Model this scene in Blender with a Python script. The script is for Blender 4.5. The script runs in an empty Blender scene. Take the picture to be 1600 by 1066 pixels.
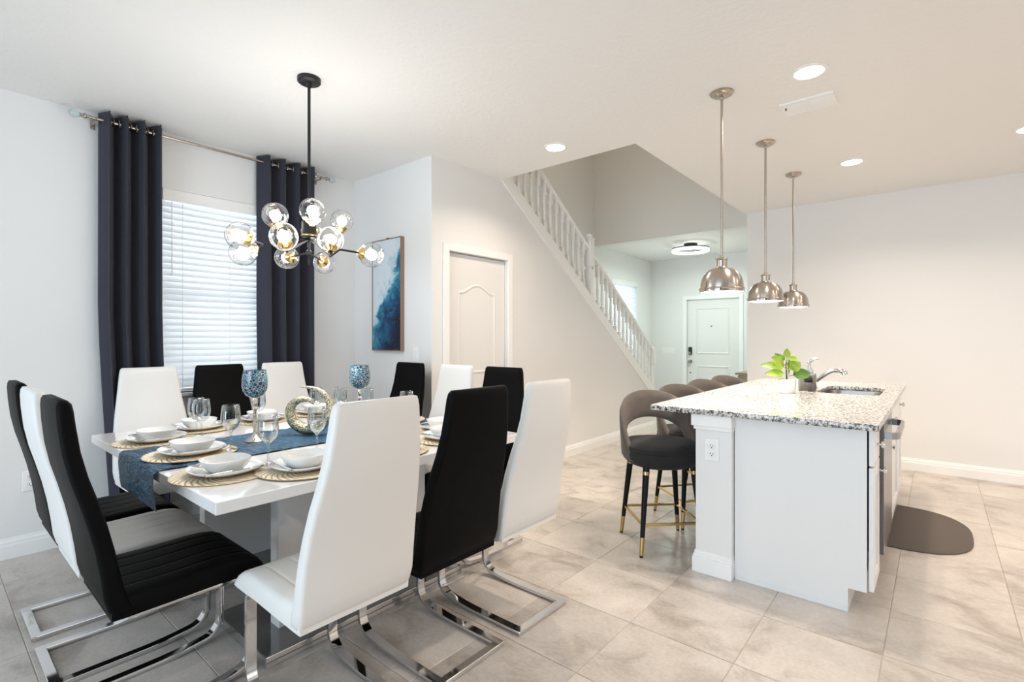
import bpy, bmesh, math, random
from mathutils import Vector, Matrix, noise

random.seed(7)
PI = math.pi
SC = bpy.context.scene
COL = SC.collection
H = 2.755            # ceiling height

# ------------------------------------------------------------------ camera
cam_d = bpy.data.cameras.new('camera')
cam = bpy.data.objects.new('camera', cam_d)
COL.objects.link(cam)
cam.location = (0, 0, 1.30)
cam.rotation_euler = (PI / 2, 0, math.radians(40.12 - 90))
cam_d.sensor_fit = 'HORIZONTAL'
cam_d.sensor_width = 36
cam_d.lens = 787.862 / 1600 * 36
cam_d.shift_y = -5.522 / 1600
cam_d.clip_start = 0.05
cam_d.clip_end = 200
SC.camera = cam

# ------------------------------------------------------------------ world, exposure
w = bpy.data.worlds.new('sky')
SC.world = w
w.use_nodes = True
bg = w.node_tree.nodes['Background']
bg.inputs['Color'].default_value = (0.88, 0.94, 1.0, 1)
bg.inputs['Strength'].default_value = 1.6
SC.view_settings.view_transform = 'Standard'
SC.view_settings.look = 'None'
SC.view_settings.gamma = 1
SC.view_settings.use_curve_mapping = False
SC.view_settings.exposure = -0.21
SC.cycles.max_bounces = 10
SC.cycles.diffuse_bounces = 5
SC.cycles.glossy_bounces = 4
SC.cycles.transmission_bounces = 8
SC.cycles.transparent_max_bounces = 12
SC.cycles.caustics_reflective = False
SC.cycles.caustics_refractive = False
SC.cycles.sample_clamp_indirect = 6


def light(name, kind, loc, rot, power, color, size=1.0, size_y=None, spread=None, shape=None, parent=None):
    d = bpy.data.lights.new(name, kind)
    d.energy = power
    d.color = color
    if kind == 'AREA':
        d.shape = shape or ('RECTANGLE' if size_y else 'DISK')
        d.size = size
        if size_y:
            d.size_y = size_y
        if spread:
            d.spread = math.radians(spread)
    elif kind == 'POINT':
        d.shadow_soft_size = size
    o = bpy.data.objects.new(name, d)
    COL.objects.link(o)
    o.location = loc
    o.rotation_euler = rot
    o.parent = parent
    return o


COOL = (0.80, 0.90, 1.0)
WARM = (1.0, 0.845, 0.69)
# cool area light for assumed daylight, at an unseen added opening (behind the camera, wall X = -4)
light('assumed_left_daylight', 'AREA', (-3.9, 1.0, 1.25), (PI / 2, 0, -PI / 2), 165, (0.64, 0.83, 1.0), 3.4, 2.3)
# weak warm fill light, added at an unseen opening (wall Y = -4.4)
light('near_wall_fill', 'AREA', (1.2, -4.3, 1.45), (PI / 2, 0, 0), 9, (1.0, 0.90, 0.80), 4.4, 2.2)
# daylight on the dining blinds and the foyer blinds
light('daylight_dining_window', 'AREA', (1.58, 4.75, 1.75), (PI / 2, 0, PI), 26, COOL, 1.0, 1.6)
light('daylight_foyer_window', 'AREA', (8.03, 4.75, 1.75), (PI / 2, 0, PI), 30, COOL, 1.0, 1.6)

# unseen fill light added to brighten the stairwell void
light('stairwell_fill_light', 'AREA', (4.6, 2.9, 5.25), (0, 0, 0), 18, (1.0, 0.85, 0.64), 0.4)

# ------------------------------------------------------------------ mesh helpers


def new():
    return bmesh.new()


def finish(bm, name, smooth=False, angle=40):
    bmesh.ops.recalc_face_normals(bm, faces=bm.faces[:])
    me = bpy.data.meshes.new(name)
    bm.to_mesh(me)
    bm.free()
    if smooth:
        me.polygons.foreach_set('use_smooth', [True] * len(me.polygons))
        me.set_sharp_from_angle(angle=math.radians(angle))
    return me


def obj(name, bm, mat, parent=None, smooth=False, loc=None, rot=None, angle=40):
    me = finish(bm, name, smooth, angle) if isinstance(bm, bmesh.types.BMesh) else bm
    for m in (mat if isinstance(mat, (list, tuple)) else [mat]):
        me.materials.append(m)
    o = bpy.data.objects.new(name, me)
    COL.objects.link(o)
    o.parent = parent
    if loc:
        o.location = loc
    if rot:
        o.rotation_euler = rot
    return o


def box(bm, x0, x1, y0, y1, z0, z1, bev=0.0, seg=2):
    r = bmesh.ops.create_cube(bm, size=1.0)
    vs = r['verts']
    for v in vs:
        v.co = Vector(((x0 + x1) / 2 + v.co.x * (x1 - x0), (y0 + y1) / 2 + v.co.y * (y1 - y0), (z0 + z1) / 2 + v.co.z * (z1 - z0)))
    if bev > 0:
        es = list({e for v in vs for e in v.link_edges})
        bmesh.ops.bevel(bm, geom=es, offset=bev, segments=seg, affect='EDGES', profile=0.5)
    return bm


def lathe(bm, prof, seg=24, cx=0, cy=0, cz=0):
    rings = []
    for r, z in prof:
        if r < 1e-6:
            rings.append([bm.verts.new((cx, cy, cz + z))])
        else:
            rings.append([bm.verts.new((cx + r * math.cos(2 * PI * i / seg), cy + r * math.sin(2 * PI * i / seg), cz + z)) for i in range(seg)])
    for a, b in zip(rings, rings[1:]):
        for i in range(seg):
            j = (i + 1) % seg
            if len(a) == 1 and len(b) == 1:
                continue
            if len(a) == 1:
                bm.faces.new((a[0], b[i], b[j]))
            elif len(b) == 1:
                bm.faces.new((a[i], a[j], b[0]))
            else:
                bm.faces.new((a[i], a[j], b[j], b[i]))
    return bm


def loft(bm, rings, closed=True, caps=True):
    R = [[bm.verts.new(p) for p in ring] for ring in rings]
    n = len(R[0])
    for a, b in zip(R, R[1:]):
        for i in range(n if closed else n - 1):
            j = (i + 1) % n
            bm.faces.new((a[i], a[j], b[j], b[i]))
    if caps and closed:
        bm.faces.new(R[0][::-1])
        bm.faces.new(R[-1])
    return bm


def tube(bm, pts, r, seg=10, caps=True):
    pts = [Vector(p) for p in pts]
    rings = []
    up = None
    for i, p in enumerate(pts):
        a = pts[max(0, i - 1)]
        b = pts[min(len(pts) - 1, i + 1)]
        t = (b - a).normalized()
        if up is None:
            up = t.orthogonal().normalized()
        up = (up - t * up.dot(t)).normalized()
        s = t.cross(up)
        rr = r[i] if isinstance(r, (list, tuple)) else r
        rings.append([p + (up * math.cos(2 * PI * k / seg) + s * math.sin(2 * PI * k / seg)) * rr for k in range(seg)])
    return loft(bm, rings, True, caps)


def bar(bm, p0, p1, w, h, up=(0, 0, 1)):
    p0, p1 = Vector(p0), Vector(p1)
    t = (p1 - p0).normalized()
    s = t.cross(Vector(up)).normalized()
    u = s.cross(t)
    rings = []
    for p in (p0, p1):
        rings.append([p + s * a * w / 2 + u * b * h / 2 for a, b in ((-1, -1), (1, -1), (1, 1), (-1, 1))])
    return loft(bm, rings)


def prism(bm, poly, axis, a, b):
    """extrude a polygon (2-D points) along axis from a to b"""
    def P(q, d):
        if axis == 'x':
            return (d, q[0], q[1])
        if axis == 'y':
            return (q[0], d, q[1])
        return (q[0], q[1], d)
    return loft(bm, [[P(q, a) for q in poly], [P(q, b) for q in poly]])


def rrect(w, h, r, n=5):
    """rounded rectangle outline, centred"""
    out = []
    for cx, cy, a0 in ((w / 2 - r, h / 2 - r, 0), (-w / 2 + r, h / 2 - r, PI / 2), (-w / 2 + r, -h / 2 + r, PI), (w / 2 - r, -h / 2 + r, 1.5 * PI)):
        for k in range(n + 1):
            a = a0 + PI / 2 * k / n
            out.append((cx + r * math.cos(a), cy + r * math.sin(a)))
    return out


def superel(hx, hy, n, seg=40):
    out = []
    for k in range(seg):
        a = 2 * PI * k / seg
        c, s = math.cos(a), math.sin(a)
        out.append((hx * math.copysign(abs(c) ** (2 / n), c), hy * math.copysign(abs(s) ** (2 / n), s)))
    return out


def arc(cx, cz, r, a0, a1, n):
    return [(cx + r * math.cos(a0 + (a1 - a0) * i / n), cz + r * math.sin(a0 + (a1 - a0) * i / n)) for i in range(n + 1)]


def wall_cells(bm, axis, t0, t1, u0, u1, z0, z1, holes):
    """a slab with rectangular holes; axis is its normal; u is the horizontal direction in the slab"""
    us = sorted({u0, u1, *[h[0] for h in holes], *[h[1] for h in holes]})
    zs = sorted({z0, z1, *[h[2] for h in holes], *[h[3] for h in holes]})
    us = [u for u in us if u0 <= u <= u1]
    zs = [z for z in zs if z0 <= z <= z1]

    def P(t, u, z):
        return (t, u, z) if axis == 'x' else ((u, t, z) if axis == 'y' else (u, z, t))
    V = {}

    def vert(t, u, z):
        k = (round(t, 5), round(u, 5), round(z, 5))
        if k not in V:
            V[k] = bm.verts.new(P(t, u, z))
        return V[k]

    def solid(i, j):
        if i < 0 or j < 0 or i >= len(us) - 1 or j >= len(zs) - 1:
            return False
        cu, cz = (us[i] + us[i + 1]) / 2, (zs[j] + zs[j + 1]) / 2
        return not any(h[0] < cu < h[1] and h[2] < cz < h[3] for h in holes)
    for i in range(len(us) - 1):
        for j in range(len(zs) - 1):
            if not solid(i, j):
                continue
            a, b, c, d = us[i], us[i + 1], zs[j], zs[j + 1]
            for t in (t0, t1):
                bm.faces.new([vert(t, a, c), vert(t, b, c), vert(t, b, d), vert(t, a, d)])
            for (di, dj, p, q) in ((-1, 0, (a, c), (a, d)), (1, 0, (b, c), (b, d)), (0, -1, (a, c), (b, c)), (0, 1, (a, d), (b, d))):
                if not solid(i + di, j + dj):
                    bm.faces.new([vert(t0, *p), vert(t1, *p), vert(t1, *q), vert(t0, *q)])
    return bm


def thing(name, label, cat, loc=(0, 0, 0), rz=0.0, group=None):
    o = bpy.data.objects.new(name, None)
    COL.objects.link(o)
    o.empty_display_size = 0.1
    o.location = loc
    o.rotation_euler = (0, 0, rz)
    o['label'] = label
    o['category'] = cat
    if group:
        o['group'] = group
    return o


def tag(o, label, cat, group=None):
    o['label'] = label
    o['category'] = cat
    if group:
        o['group'] = group
    return o


def struct(o, label=None):
    o['kind'] = 'structure'
    if label:
        o['label'] = label
    return o


KIDS = {}


def dup(root, loc, rz, label, group=None):
    r = root.copy()
    COL.objects.link(r)
    r.location = loc
    r.rotation_euler = (0, 0, rz)
    r['label'] = label
    if group:
        r['group'] = group

    def rec(src, dst):
        for ch in list(src.children):
            c = ch.copy()
            COL.objects.link(c)
            c.parent = dst
            rec(ch, c)
    rec(root, r)
    return r


# ------------------------------------------------------------------ materials


def srgb(r, g, b):
    f = lambda c: (c / 255 / 12.92) if c / 255 <= 0.04045 else ((c / 255 + 0.055) / 1.055) ** 2.4
    return (f(r), f(g), f(b), 1)


def mat(name, color, rough=0.5, metal=0.0, spec=0.5, coat=0.0, bump=None, mott=None, sheen=0.0):
    m = bpy.data.materials.new(name)
    m.use_nodes = True
    nt = m.node_tree
    b = nt.nodes['Principled BSDF']
    b.inputs['Base Color'].default_value = color
    b.inputs['Roughness'].default_value = rough
    b.inputs['Metallic'].default_value = metal
    b.inputs['Specular IOR Level'].default_value = spec
    b.inputs['Coat Weight'].default_value = coat
    b.inputs['Coat Roughness'].default_value = 0.05
    b.inputs['Sheen Weight'].default_value = sheen
    tc = nt.nodes.new('ShaderNodeTexCoord')
    if bump:
        scale, strength, dist = bump
        n = nt.nodes.new('ShaderNodeTexNoise')
        n.inputs['Scale'].default_value = scale
        n.inputs['Detail'].default_value = 4
        bp = nt.nodes.new('ShaderNodeBump')
        bp.inputs['Strength'].default_value = strength
        bp.inputs['Distance'].default_value = dist
        nt.links.new(tc.outputs['Object'], n.inputs['Vector'])
        nt.links.new(n.outputs['Fac'], bp.inputs['Height'])
        nt.links.new(bp.outputs['Normal'], b.inputs['Normal'])
    if mott:
        scale, amt = mott
        n = nt.nodes.new('ShaderNodeTexNoise')
        n.inputs['Scale'].default_value = scale
        n.inputs['Detail'].default_value = 5
        r = nt.nodes.new('ShaderNodeValToRGB')
        r.color_ramp.elements[0].position = 0.3
        r.color_ramp.elements[1].position = 0.7
        r.color_ramp.elements[0].color = tuple(c * (1 - amt) for c in color[:3]) + (1,)
        r.color_ramp.elements[1].color = tuple(min(1, c * (1 + amt)) for c in color[:3]) + (1,)
        nt.links.new(tc.outputs['Object'], n.inputs['Vector'])
        nt.links.new(n.outputs['Fac'], r.inputs['Fac'])
        nt.links.new(r.outputs['Color'], b.inputs['Base Color'])
    return m


def emit(name, color, strength):
    m = bpy.data.materials.new(name)
    m.use_nodes = True
    b = m.node_tree.nodes['Principled BSDF']
    b.inputs['Base Color'].default_value = (0.8, 0.8, 0.8, 1)
    b.inputs['Emission Color'].default_value = color
    b.inputs['Emission Strength'].default_value = strength
    return m


def thin_glass(name, tint=(1, 1, 1, 1), edge=0.35, bump=None):
    m = bpy.data.materials.new(name)
    m.use_nodes = True
    nt = m.node_tree
    nt.nodes.clear()
    out = nt.nodes.new('ShaderNodeOutputMaterial')
    mix = nt.nodes.new('ShaderNodeMixShader')
    tr = nt.nodes.new('ShaderNodeBsdfTransparent')
    tr.inputs['Color'].default_value = tint
    gl = nt.nodes.new('ShaderNodeBsdfGlossy')
    gl.inputs['Roughness'].default_value = 0.03
    lw = nt.nodes.new('ShaderNodeLayerWeight')
    lw.inputs['Blend'].default_value = edge
    nt.links.new(lw.outputs['Facing'], mix.inputs['Fac'])
    if bump:
        tc = nt.nodes.new('ShaderNodeTexCoord')
        v = nt.nodes.new('ShaderNodeTexVoronoi')
        v.inputs['Scale'].default_value = bump[0]
        bp = nt.nodes.new('ShaderNodeBump')
        bp.inputs['Strength'].default_value = bump[1]
        bp.inputs['Distance'].default_value = 0.01
        nt.links.new(tc.outputs['Object'], v.inputs['Vector'])
        nt.links.new(v.outputs['Distance'], bp.inputs['Height'])
        nt.links.new(bp.outputs['Normal'], gl.inputs['Normal'])
        nt.links.new(bp.outputs['Normal'], lw.inputs['Normal'])
    nt.links.new(tr.outputs[0], mix.inputs[1])
    nt.links.new(gl.outputs[0], mix.inputs[2])
    nt.links.new(mix.outputs[0], out.inputs['Surface'])
    return m


def glass(name, color=(1, 1, 1, 1), rough=0.0, ior=1.45):
    m = bpy.data.materials.new(name)
    m.use_nodes = True
    b = m.node_tree.nodes['Principled BSDF']
    b.inputs['Base Color'].default_value = color
    b.inputs['Roughness'].default_value = rough
    b.inputs['IOR'].default_value = ior
    b.inputs['Transmission Weight'].default_value = 1.0
    return m


M = {}
M['wall'] = mat('wall_paint', (0.81, 0.805, 0.797, 1), 0.6, spec=0.25, bump=(60, 0.06, 0.004))
M['ceiling'] = mat('ceiling_paint', (0.87, 0.86, 0.84, 1), 0.7, spec=0.2, bump=(38, 0.22, 0.01))
M['trim'] = mat('white_trim_paint', (0.90, 0.895, 0.885, 1), 0.35, spec=0.4)
M['door'] = mat('white_door_paint', (0.80, 0.79, 0.775, 1), 0.4, spec=0.4)
M['cabinet'] = mat('white_cabinet_paint', (0.80, 0.80, 0.795, 1), 0.35, spec=0.4)
M['gap'] = mat('gap_shade', (0.015, 0.013, 0.012, 1), 0.8)  # near-black paint stands for shade in cabinet gaps and the vent
M['grout'] = mat('grout', srgb(186, 173, 160), 0.8)
M['white_leather'] = mat('white_leather', (0.78, 0.765, 0.74, 1), 0.42, spec=0.45, bump=(160, 0.06, 0.002))
M['black_leather'] = mat('black_leather', (0.0035, 0.0033, 0.0035, 1), 0.5, spec=0.06, bump=(160, 0.08, 0.002))
M['chrome'] = mat('chrome', (0.72, 0.72, 0.73, 1), 0.06, metal=1)
M['nickel'] = mat('brushed_nickel', (0.47, 0.42, 0.37, 1), 0.24, metal=1)
M['nickel'].node_tree.nodes['Principled BSDF'].inputs['Anisotropic'].default_value = 0.7
M['nickel'].node_tree.nodes['Principled BSDF'].inputs['Anisotropic Rotation'].default_value = 0.25
M['steel'] = mat('stainless_steel', (0.34, 0.33, 0.325, 1), 0.28, metal=1)
M['brass'] = mat('brass', (0.56, 0.40, 0.17, 1), 0.25, metal=1)
M['gold'] = mat('gold', (0.80, 0.55, 0.22, 1), 0.2, metal=1)
M['black_metal'] = mat('black_metal', (0.012, 0.012, 0.013, 1), 0.4, spec=0.4)
M['black_wood'] = mat('black_lacquered_wood', (0.006, 0.006, 0.007, 1), 0.4, spec=0.2)
M['lacquer'] = mat('white_gloss_lacquer', (0.83, 0.82, 0.81, 1), 0.12, spec=0.5, coat=0.6)
M['lacquer_side'] = mat('white_gloss_panel', (0.72, 0.71, 0.70, 1), 0.08, spec=0.5, coat=0.7)
M['porcelain'] = mat('white_porcelain', (0.84, 0.835, 0.82, 1), 0.12, coat=0.5)
M['velvet'] = mat('grey_velvet', srgb(90, 83, 78), 0.8, spec=0.1, sheen=0.15, mott=(9, 0.14))
M['velvet_seat'] = mat('dark_grey_velvet', srgb(46, 45, 46), 0.8, spec=0.1, sheen=0.08, mott=(9, 0.12))
M['curtain'] = mat('charcoal_navy_curtain', srgb(58, 58, 68), 0.8, spec=0.1, sheen=0.1, bump=(300, 0.05, 0.001))
M['blind'] = mat('white_blind_slat', (0.86, 0.87, 0.88, 1), 0.45)
M['plastic'] = mat('white_plastic', (0.88, 0.88, 0.87, 1), 0.35)
M['black_plastic'] = mat('black_plastic', (0.012, 0.012, 0.013, 1), 0.35)
M['mat'] = mat('grey_rubber_mat', srgb(98, 90, 84), 0.8, spec=0.2, bump=(220, 0.25, 0.003))
M['console'] = mat('beige_wood', srgb(158, 148, 128), 0.5, mott=(6, 0.1))
M['grey_ceramic'] = mat('grey_ceramic', srgb(112, 110, 108), 0.4)
M['can'] = emit('lit_can_lens', (1.0, 0.93, 0.84, 1), 14)
M['diffuser'] = emit('lit_pendant_diffuser', (1.0, 0.93, 0.84, 1), 12)
M['bulb'] = emit('lit_bulb', (1.0, 0.95, 0.88, 1), 18)
M['ring'] = emit('lit_led_ring', (1.0, 1.0, 0.93, 1), 2.2)
M['window_glass'] = thin_glass('window_glass', (0.97, 0.99, 1, 1), 0.1)
M['globe_glass'] = thin_glass('crackled_globe_glass', (0.95, 0.95, 0.95, 1), 0.32, bump=(22, 0.5))
M['wine_glass'] = thin_glass('clear_glass', (0.93, 0.945, 0.95, 1), 0.40)

# slats let some daylight through them
nt = M['blind'].node_tree
b = nt.nodes['Principled BSDF']
out = nt.nodes['Material Output']
mx = nt.nodes.new('ShaderNodeMixShader')
tl = nt.nodes.new('ShaderNodeBsdfTranslucent')
tl.inputs['Color'].default_value = (0.86, 0.9, 0.93, 1)
mx.inputs['Fac'].default_value = 0.22
nt.links.new(b.outputs[0], mx.inputs[1])
nt.links.new(tl.outputs[0], mx.inputs[2])
nt.links.new(mx.outputs[0], out.inputs['Surface'])


def floor_tile_material():
    m = bpy.data.materials.new('beige_stone_tile')
    m.use_nodes = True
    nt = m.node_tree
    b = nt.nodes['Principled BSDF']
    g = nt.nodes.new('ShaderNodeNewGeometry')
    oi = nt.nodes.new('ShaderNodeObjectInfo')
    mul = nt.nodes.new('ShaderNodeVectorMath')
    mul.operation = 'SCALE'
    comb = nt.nodes.new('ShaderNodeCombineXYZ')
    nt.links.new(oi.outputs['Random'], comb.inputs['X'])
    nt.links.new(oi.outputs['Random'], comb.inputs['Z'])
    mul.inputs['Scale'].default_value = 37
    nt.links.new(comb.outputs[0], mul.inputs[0])
    add = nt.nodes.new('ShaderNodeVectorMath')
    nt.links.new(g.outputs['Position'], add.inputs[0])
    nt.links.new(mul.outputs[0], add.inputs[1])
    mp = nt.nodes.new('ShaderNodeMapping')
    mp.inputs['Scale'].default_value = (1.5, 1.0, 1)
    nt.links.new(add.outputs[0], mp.inputs['Vector'])
    n1 = nt.nodes.new('ShaderNodeTexNoise')
    n1.inputs['Scale'].default_value = 3.0
    n1.inputs['Detail'].default_value = 8
    n1.inputs['Roughness'].default_value = 0.62
    n1.inputs['Distortion'].default_value = 0.6
    nt.links.new(mp.outputs[0], n1.inputs['Vector'])
    r = nt.nodes.new('ShaderNodeValToRGB')
    e = r.color_ramp.elements
    e[0].position = 0.30
    e[0].color = (0.37, 0.315, 0.275, 1)
    e[1].position = 0.72
    e[1].color = (0.67, 0.61, 0.56, 1)
    k = e.new(0.48)
    k.color = (0.575, 0.518, 0.468, 1)
    nt.links.new(n1.outputs['Fac'], r.inputs['Fac'])
    n2 = nt.nodes.new('ShaderNodeTexNoise')
    n2.inputs['Scale'].default_value = 55
    n2.inputs['Detail'].default_value = 4
    nt.links.new(mp.outputs[0], n2.inputs['Vector'])
    ov = nt.nodes.new('ShaderNodeMix')
    ov.data_type = 'RGBA'
    ov.blend_type = 'OVERLAY'
    ov.inputs['Factor'].default_value = 0.22
    nt.links.new(r.outputs['Color'], ov.inputs['A'])
    nt.links.new(n2.outputs['Fac'], ov.inputs['B'])
    hs = nt.nodes.new('ShaderNodeHueSaturation')
    mr = nt.nodes.new('ShaderNodeMapRange')
    mr.inputs['To Min'].default_value = 0.93
    mr.inputs['To Max'].default_value = 1.06
    nt.links.new(oi.outputs['Random'], mr.inputs['Value'])
    nt.links.new(mr.outputs[0], hs.inputs['Value'])
    nt.links.new(ov.outputs['Result'], hs.inputs['Color'])
    nt.links.new(hs.outputs['Color'], b.inputs['Base Color'])
    b.inputs['Roughness'].default_value = 0.3
    b.inputs['Specular IOR Level'].default_value = 0.45
    bp = nt.nodes.new('ShaderNodeBump')
    bp.inputs['Strength'].default_value = 0.06
    bp.inputs['Distance'].default_value = 0.004
    nt.links.new(n1.outputs['Fac'], bp.inputs['Height'])
    nt.links.new(bp.outputs['Normal'], b.inputs['Normal'])
    return m


def granite_material():
    m = bpy.data.materials.new('speckled_granite')
    m.use_nodes = True
    nt = m.node_tree
    b = nt.nodes['Principled BSDF']
    tc = nt.nodes.new('ShaderNodeTexCoord')
    v = nt.nodes.new('ShaderNodeTexVoronoi')
    v.inputs['Scale'].default_value = 85
    n = nt.nodes.new('ShaderNodeTexNoise')
    n.inputs['Scale'].default_value = 78
    n.inputs['Detail'].default_value = 6
    n.inputs['Roughness'].default_value = 0.7
    n3 = nt.nodes.new('ShaderNodeTexNoise')
    n3.inputs['Scale'].default_value = 10
    n3.inputs['Detail'].default_value = 4
    for q in (v, n, n3):
        nt.links.new(tc.outputs['Object'], q.inputs['Vector'])
    r = nt.nodes.new('ShaderNodeValToRGB')
    e = r.color_ramp.elements
    e[0].position = 0.42
    e[0].color = (0.03, 0.034, 0.037, 1)
    e[1].position = 0.60
    e[1].color = (0.80, 0.77, 0.735, 1)
    k = e.new(0.47)
    k.color = (0.24, 0.245, 0.24, 1)
    k = e.new(0.52)
    k.color = (0.62, 0.585, 0.55, 1)
    nt.links.new(n.outputs['Fac'], r.inputs['Fac'])
    mx = nt.nodes.new('ShaderNodeMix')
    mx.data_type = 'RGBA'
    mx.blend_type = 'MULTIPLY'
    mx.inputs['Factor'].default_value = 0.25
    nt.links.new(r.outputs['Color'], mx.inputs['A'])
    hs = nt.nodes.new('ShaderNodeHueSaturation')
    hs.inputs['Saturation'].default_value = 0.2
    nt.links.new(v.outputs['Color'], hs.inputs['Color'])
    nt.links.new(hs.outputs['Color'], mx.inputs['B'])
    nt.links.new(mx.outputs['Result'], b.inputs['Base Color'])
    b.inputs['Roughness'].default_value = 0.2
    b.inputs['Specular IOR Level'].default_value = 0.45
    b.inputs['Coat Weight'].default_value = 0.15
    b.inputs['Coat Roughness'].default_value = 0.1
    return m


def mosaic_material():
    m = bpy.data.materials.new('blue_mosaic_glass')
    m.use_nodes = True
    nt = m.node_tree
    b = nt.nodes['Principled BSDF']
    tc = nt.nodes.new('ShaderNodeTexCoord')
    v = nt.nodes.new('ShaderNodeTexVoronoi')
    v.inputs['Scale'].default_value = 72
    d = nt.nodes.new('ShaderNodeTexVoronoi')
    d.feature = 'DISTANCE_TO_EDGE'
    d.inputs['Scale'].default_value = 72
    nt.links.new(tc.outputs['Object'], v.inputs['Vector'])
    nt.links.new(tc.outputs['Object'], d.inputs['Vector'])
    r = nt.nodes.new('ShaderNodeValToRGB')
    e = r.color_ramp.elements
    e[0].position = 0.0
    e[0].color = srgb(8, 40, 70)
    e[1].position = 1.0
    e[1].color = srgb(40, 118, 132)
    k = e.new(0.5)
    k.color = srgb(14, 76, 106)
    sep = nt.nodes.new('ShaderNodeSeparateColor')
    nt.links.new(v.outputs['Color'], sep.inputs[0])
    nt.links.new(sep.outputs[0], r.inputs['Fac'])
    st = nt.nodes.new('ShaderNodeMath')
    st.operation = 'LESS_THAN'
    st.inputs[1].default_value = 0.04
    nt.links.new(d.outputs['Distance'], st.inputs[0])
    mx = nt.nodes.new('ShaderNodeMix')
    mx.data_type = 'RGBA'
    mx.inputs['B'].default_value = (0.62, 0.66, 0.66, 1)
    nt.links.new(st.outputs[0], mx.inputs['Factor'])
    nt.links.new(r.outputs['Color'], mx.inputs['A'])
    nt.links.new(mx.outputs['Result'], b.inputs['Base Color'])
    bp = nt.nodes.new('ShaderNodeBump')
    bp.inputs['Strength'].default_value = 0.5
    bp.inputs['Distance'].default_value = 0.002
    nt.links.new(v.outputs['Distance'], bp.inputs['Height'])
    nt.links.new(bp.outputs['Normal'], b.inputs['Normal'])
    b.inputs['Roughness'].default_value = 0.1
    b.inputs['Coat Weight'].default_value = 0.5
    return m


def hammered_gold_material():
    m = bpy.data.materials.new('hammered_gold')
    m.use_nodes = True
    nt = m.node_tree
    b = nt.nodes['Principled BSDF']
    tc = nt.nodes.new('ShaderNodeTexCoord')
    v = nt.nodes.new('ShaderNodeTexVoronoi')
    v.inputs['Scale'].default_value = 130
    nt.links.new(tc.outputs['Object'], v.inputs['Vector'])
    r = nt.nodes.new('ShaderNodeValToRGB')
    e = r.color_ramp.elements
    e[0].position = 0.25
    e[0].color = (0.86, 0.78, 0.55, 1)
    e[1].position = 0.75
    e[1].color = (0.22, 0.21, 0.15, 1)
    nt.links.new(v.outputs['Distance'], r.inputs['Fac'])
    nt.links.new(r.outputs['Color'], b.inputs['Base Color'])
    bp = nt.nodes.new('ShaderNodeBump')
    bp.invert = True
    bp.inputs['Strength'].default_value = 0.9
    bp.inputs['Distance'].default_value = 0.003
    nt.links.new(v.outputs['Distance'], bp.inputs['Height'])
    nt.links.new(bp.outputs['Normal'], b.inputs['Normal'])
    b.inputs['Metallic'].default_value = 0.85
    b.inputs['Roughness'].default_value = 0.28
    return m


def runner_material():
    m = bpy.data.materials.new('crinkled_blue_satin')
    m.use_nodes = True
    nt = m.node_tree
    b = nt.nodes['Principled BSDF']
    tc = nt.nodes.new('ShaderNodeTexCoord')
    mp = nt.nodes.new('ShaderNodeMapping')
    mp.inputs['Scale'].default_value = (1.0, 0.38, 0.8)
    n = nt.nodes.new('ShaderNodeTexNoise')
    n.inputs['Scale'].default_value = 42
    n.inputs['Detail'].default_value = 3
    n.inputs['Distortion'].default_value = 1.2
    nt.links.new(tc.outputs['Object'], mp.inputs['Vector'])
    nt.links.new(mp.outputs[0], n.inputs['Vector'])
    r = nt.nodes.new('ShaderNodeValToRGB')
    e = r.color_ramp.elements
    e[0].position = 0.32
    e[0].color = srgb(6, 40, 62)
    e[1].position = 0.68
    e[1].color = srgb(26, 92, 128)
    nt.links.new(n.outputs['Fac'], r.inputs['Fac'])
    nt.links.new(r.outputs['Color'], b.inputs['Base Color'])
    bp = nt.nodes.new('ShaderNodeBump')
    bp.inputs['Strength'].default_value = 1.0
    bp.inputs['Distance'].default_value = 0.022
    nt.links.new(n.outputs['Fac'], bp.inputs['Height'])
    nt.links.new(bp.outputs['Normal'], b.inputs['Normal'])
    b.inputs['Roughness'].default_value = 0.42
    return m


def leaf_material():
    m = bpy.data.materials.new('bright_green_leaf')
    m.use_nodes = True
    nt = m.node_tree
    b = nt.nodes['Principled BSDF']
    tc = nt.nodes.new('ShaderNodeTexCoord')
    oi = nt.nodes.new('ShaderNodeObjectInfo')
    r = nt.nodes.new('ShaderNodeValToRGB')
    e = r.color_ramp.elements
    e[0].color = srgb(58, 98, 30)
    e[1].color = srgb(146, 172, 50)
    nt.links.new(oi.outputs['Random'], r.inputs['Fac'])
    wv = nt.nodes.new('ShaderNodeTexWave')
    wv.inputs['Scale'].default_value = 40
    nt.links.new(tc.outputs['Object'], wv.inputs['Vector'])
    mx = nt.nodes.new('ShaderNodeMix')
    mx.data_type = 'RGBA'
    mx.blend_type = 'MULTIPLY'
    mx.inputs['Factor'].default_value = 0.2
    nt.links.new(r.outputs['Color'], mx.inputs['A'])
    nt.links.new(wv.outputs['Color'], mx.inputs['B'])
    nt.links.new(mx.outputs['Result'], b.inputs['Base Color'])
    b.inputs['Roughness'].default_value = 0.4
    return m


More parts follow.
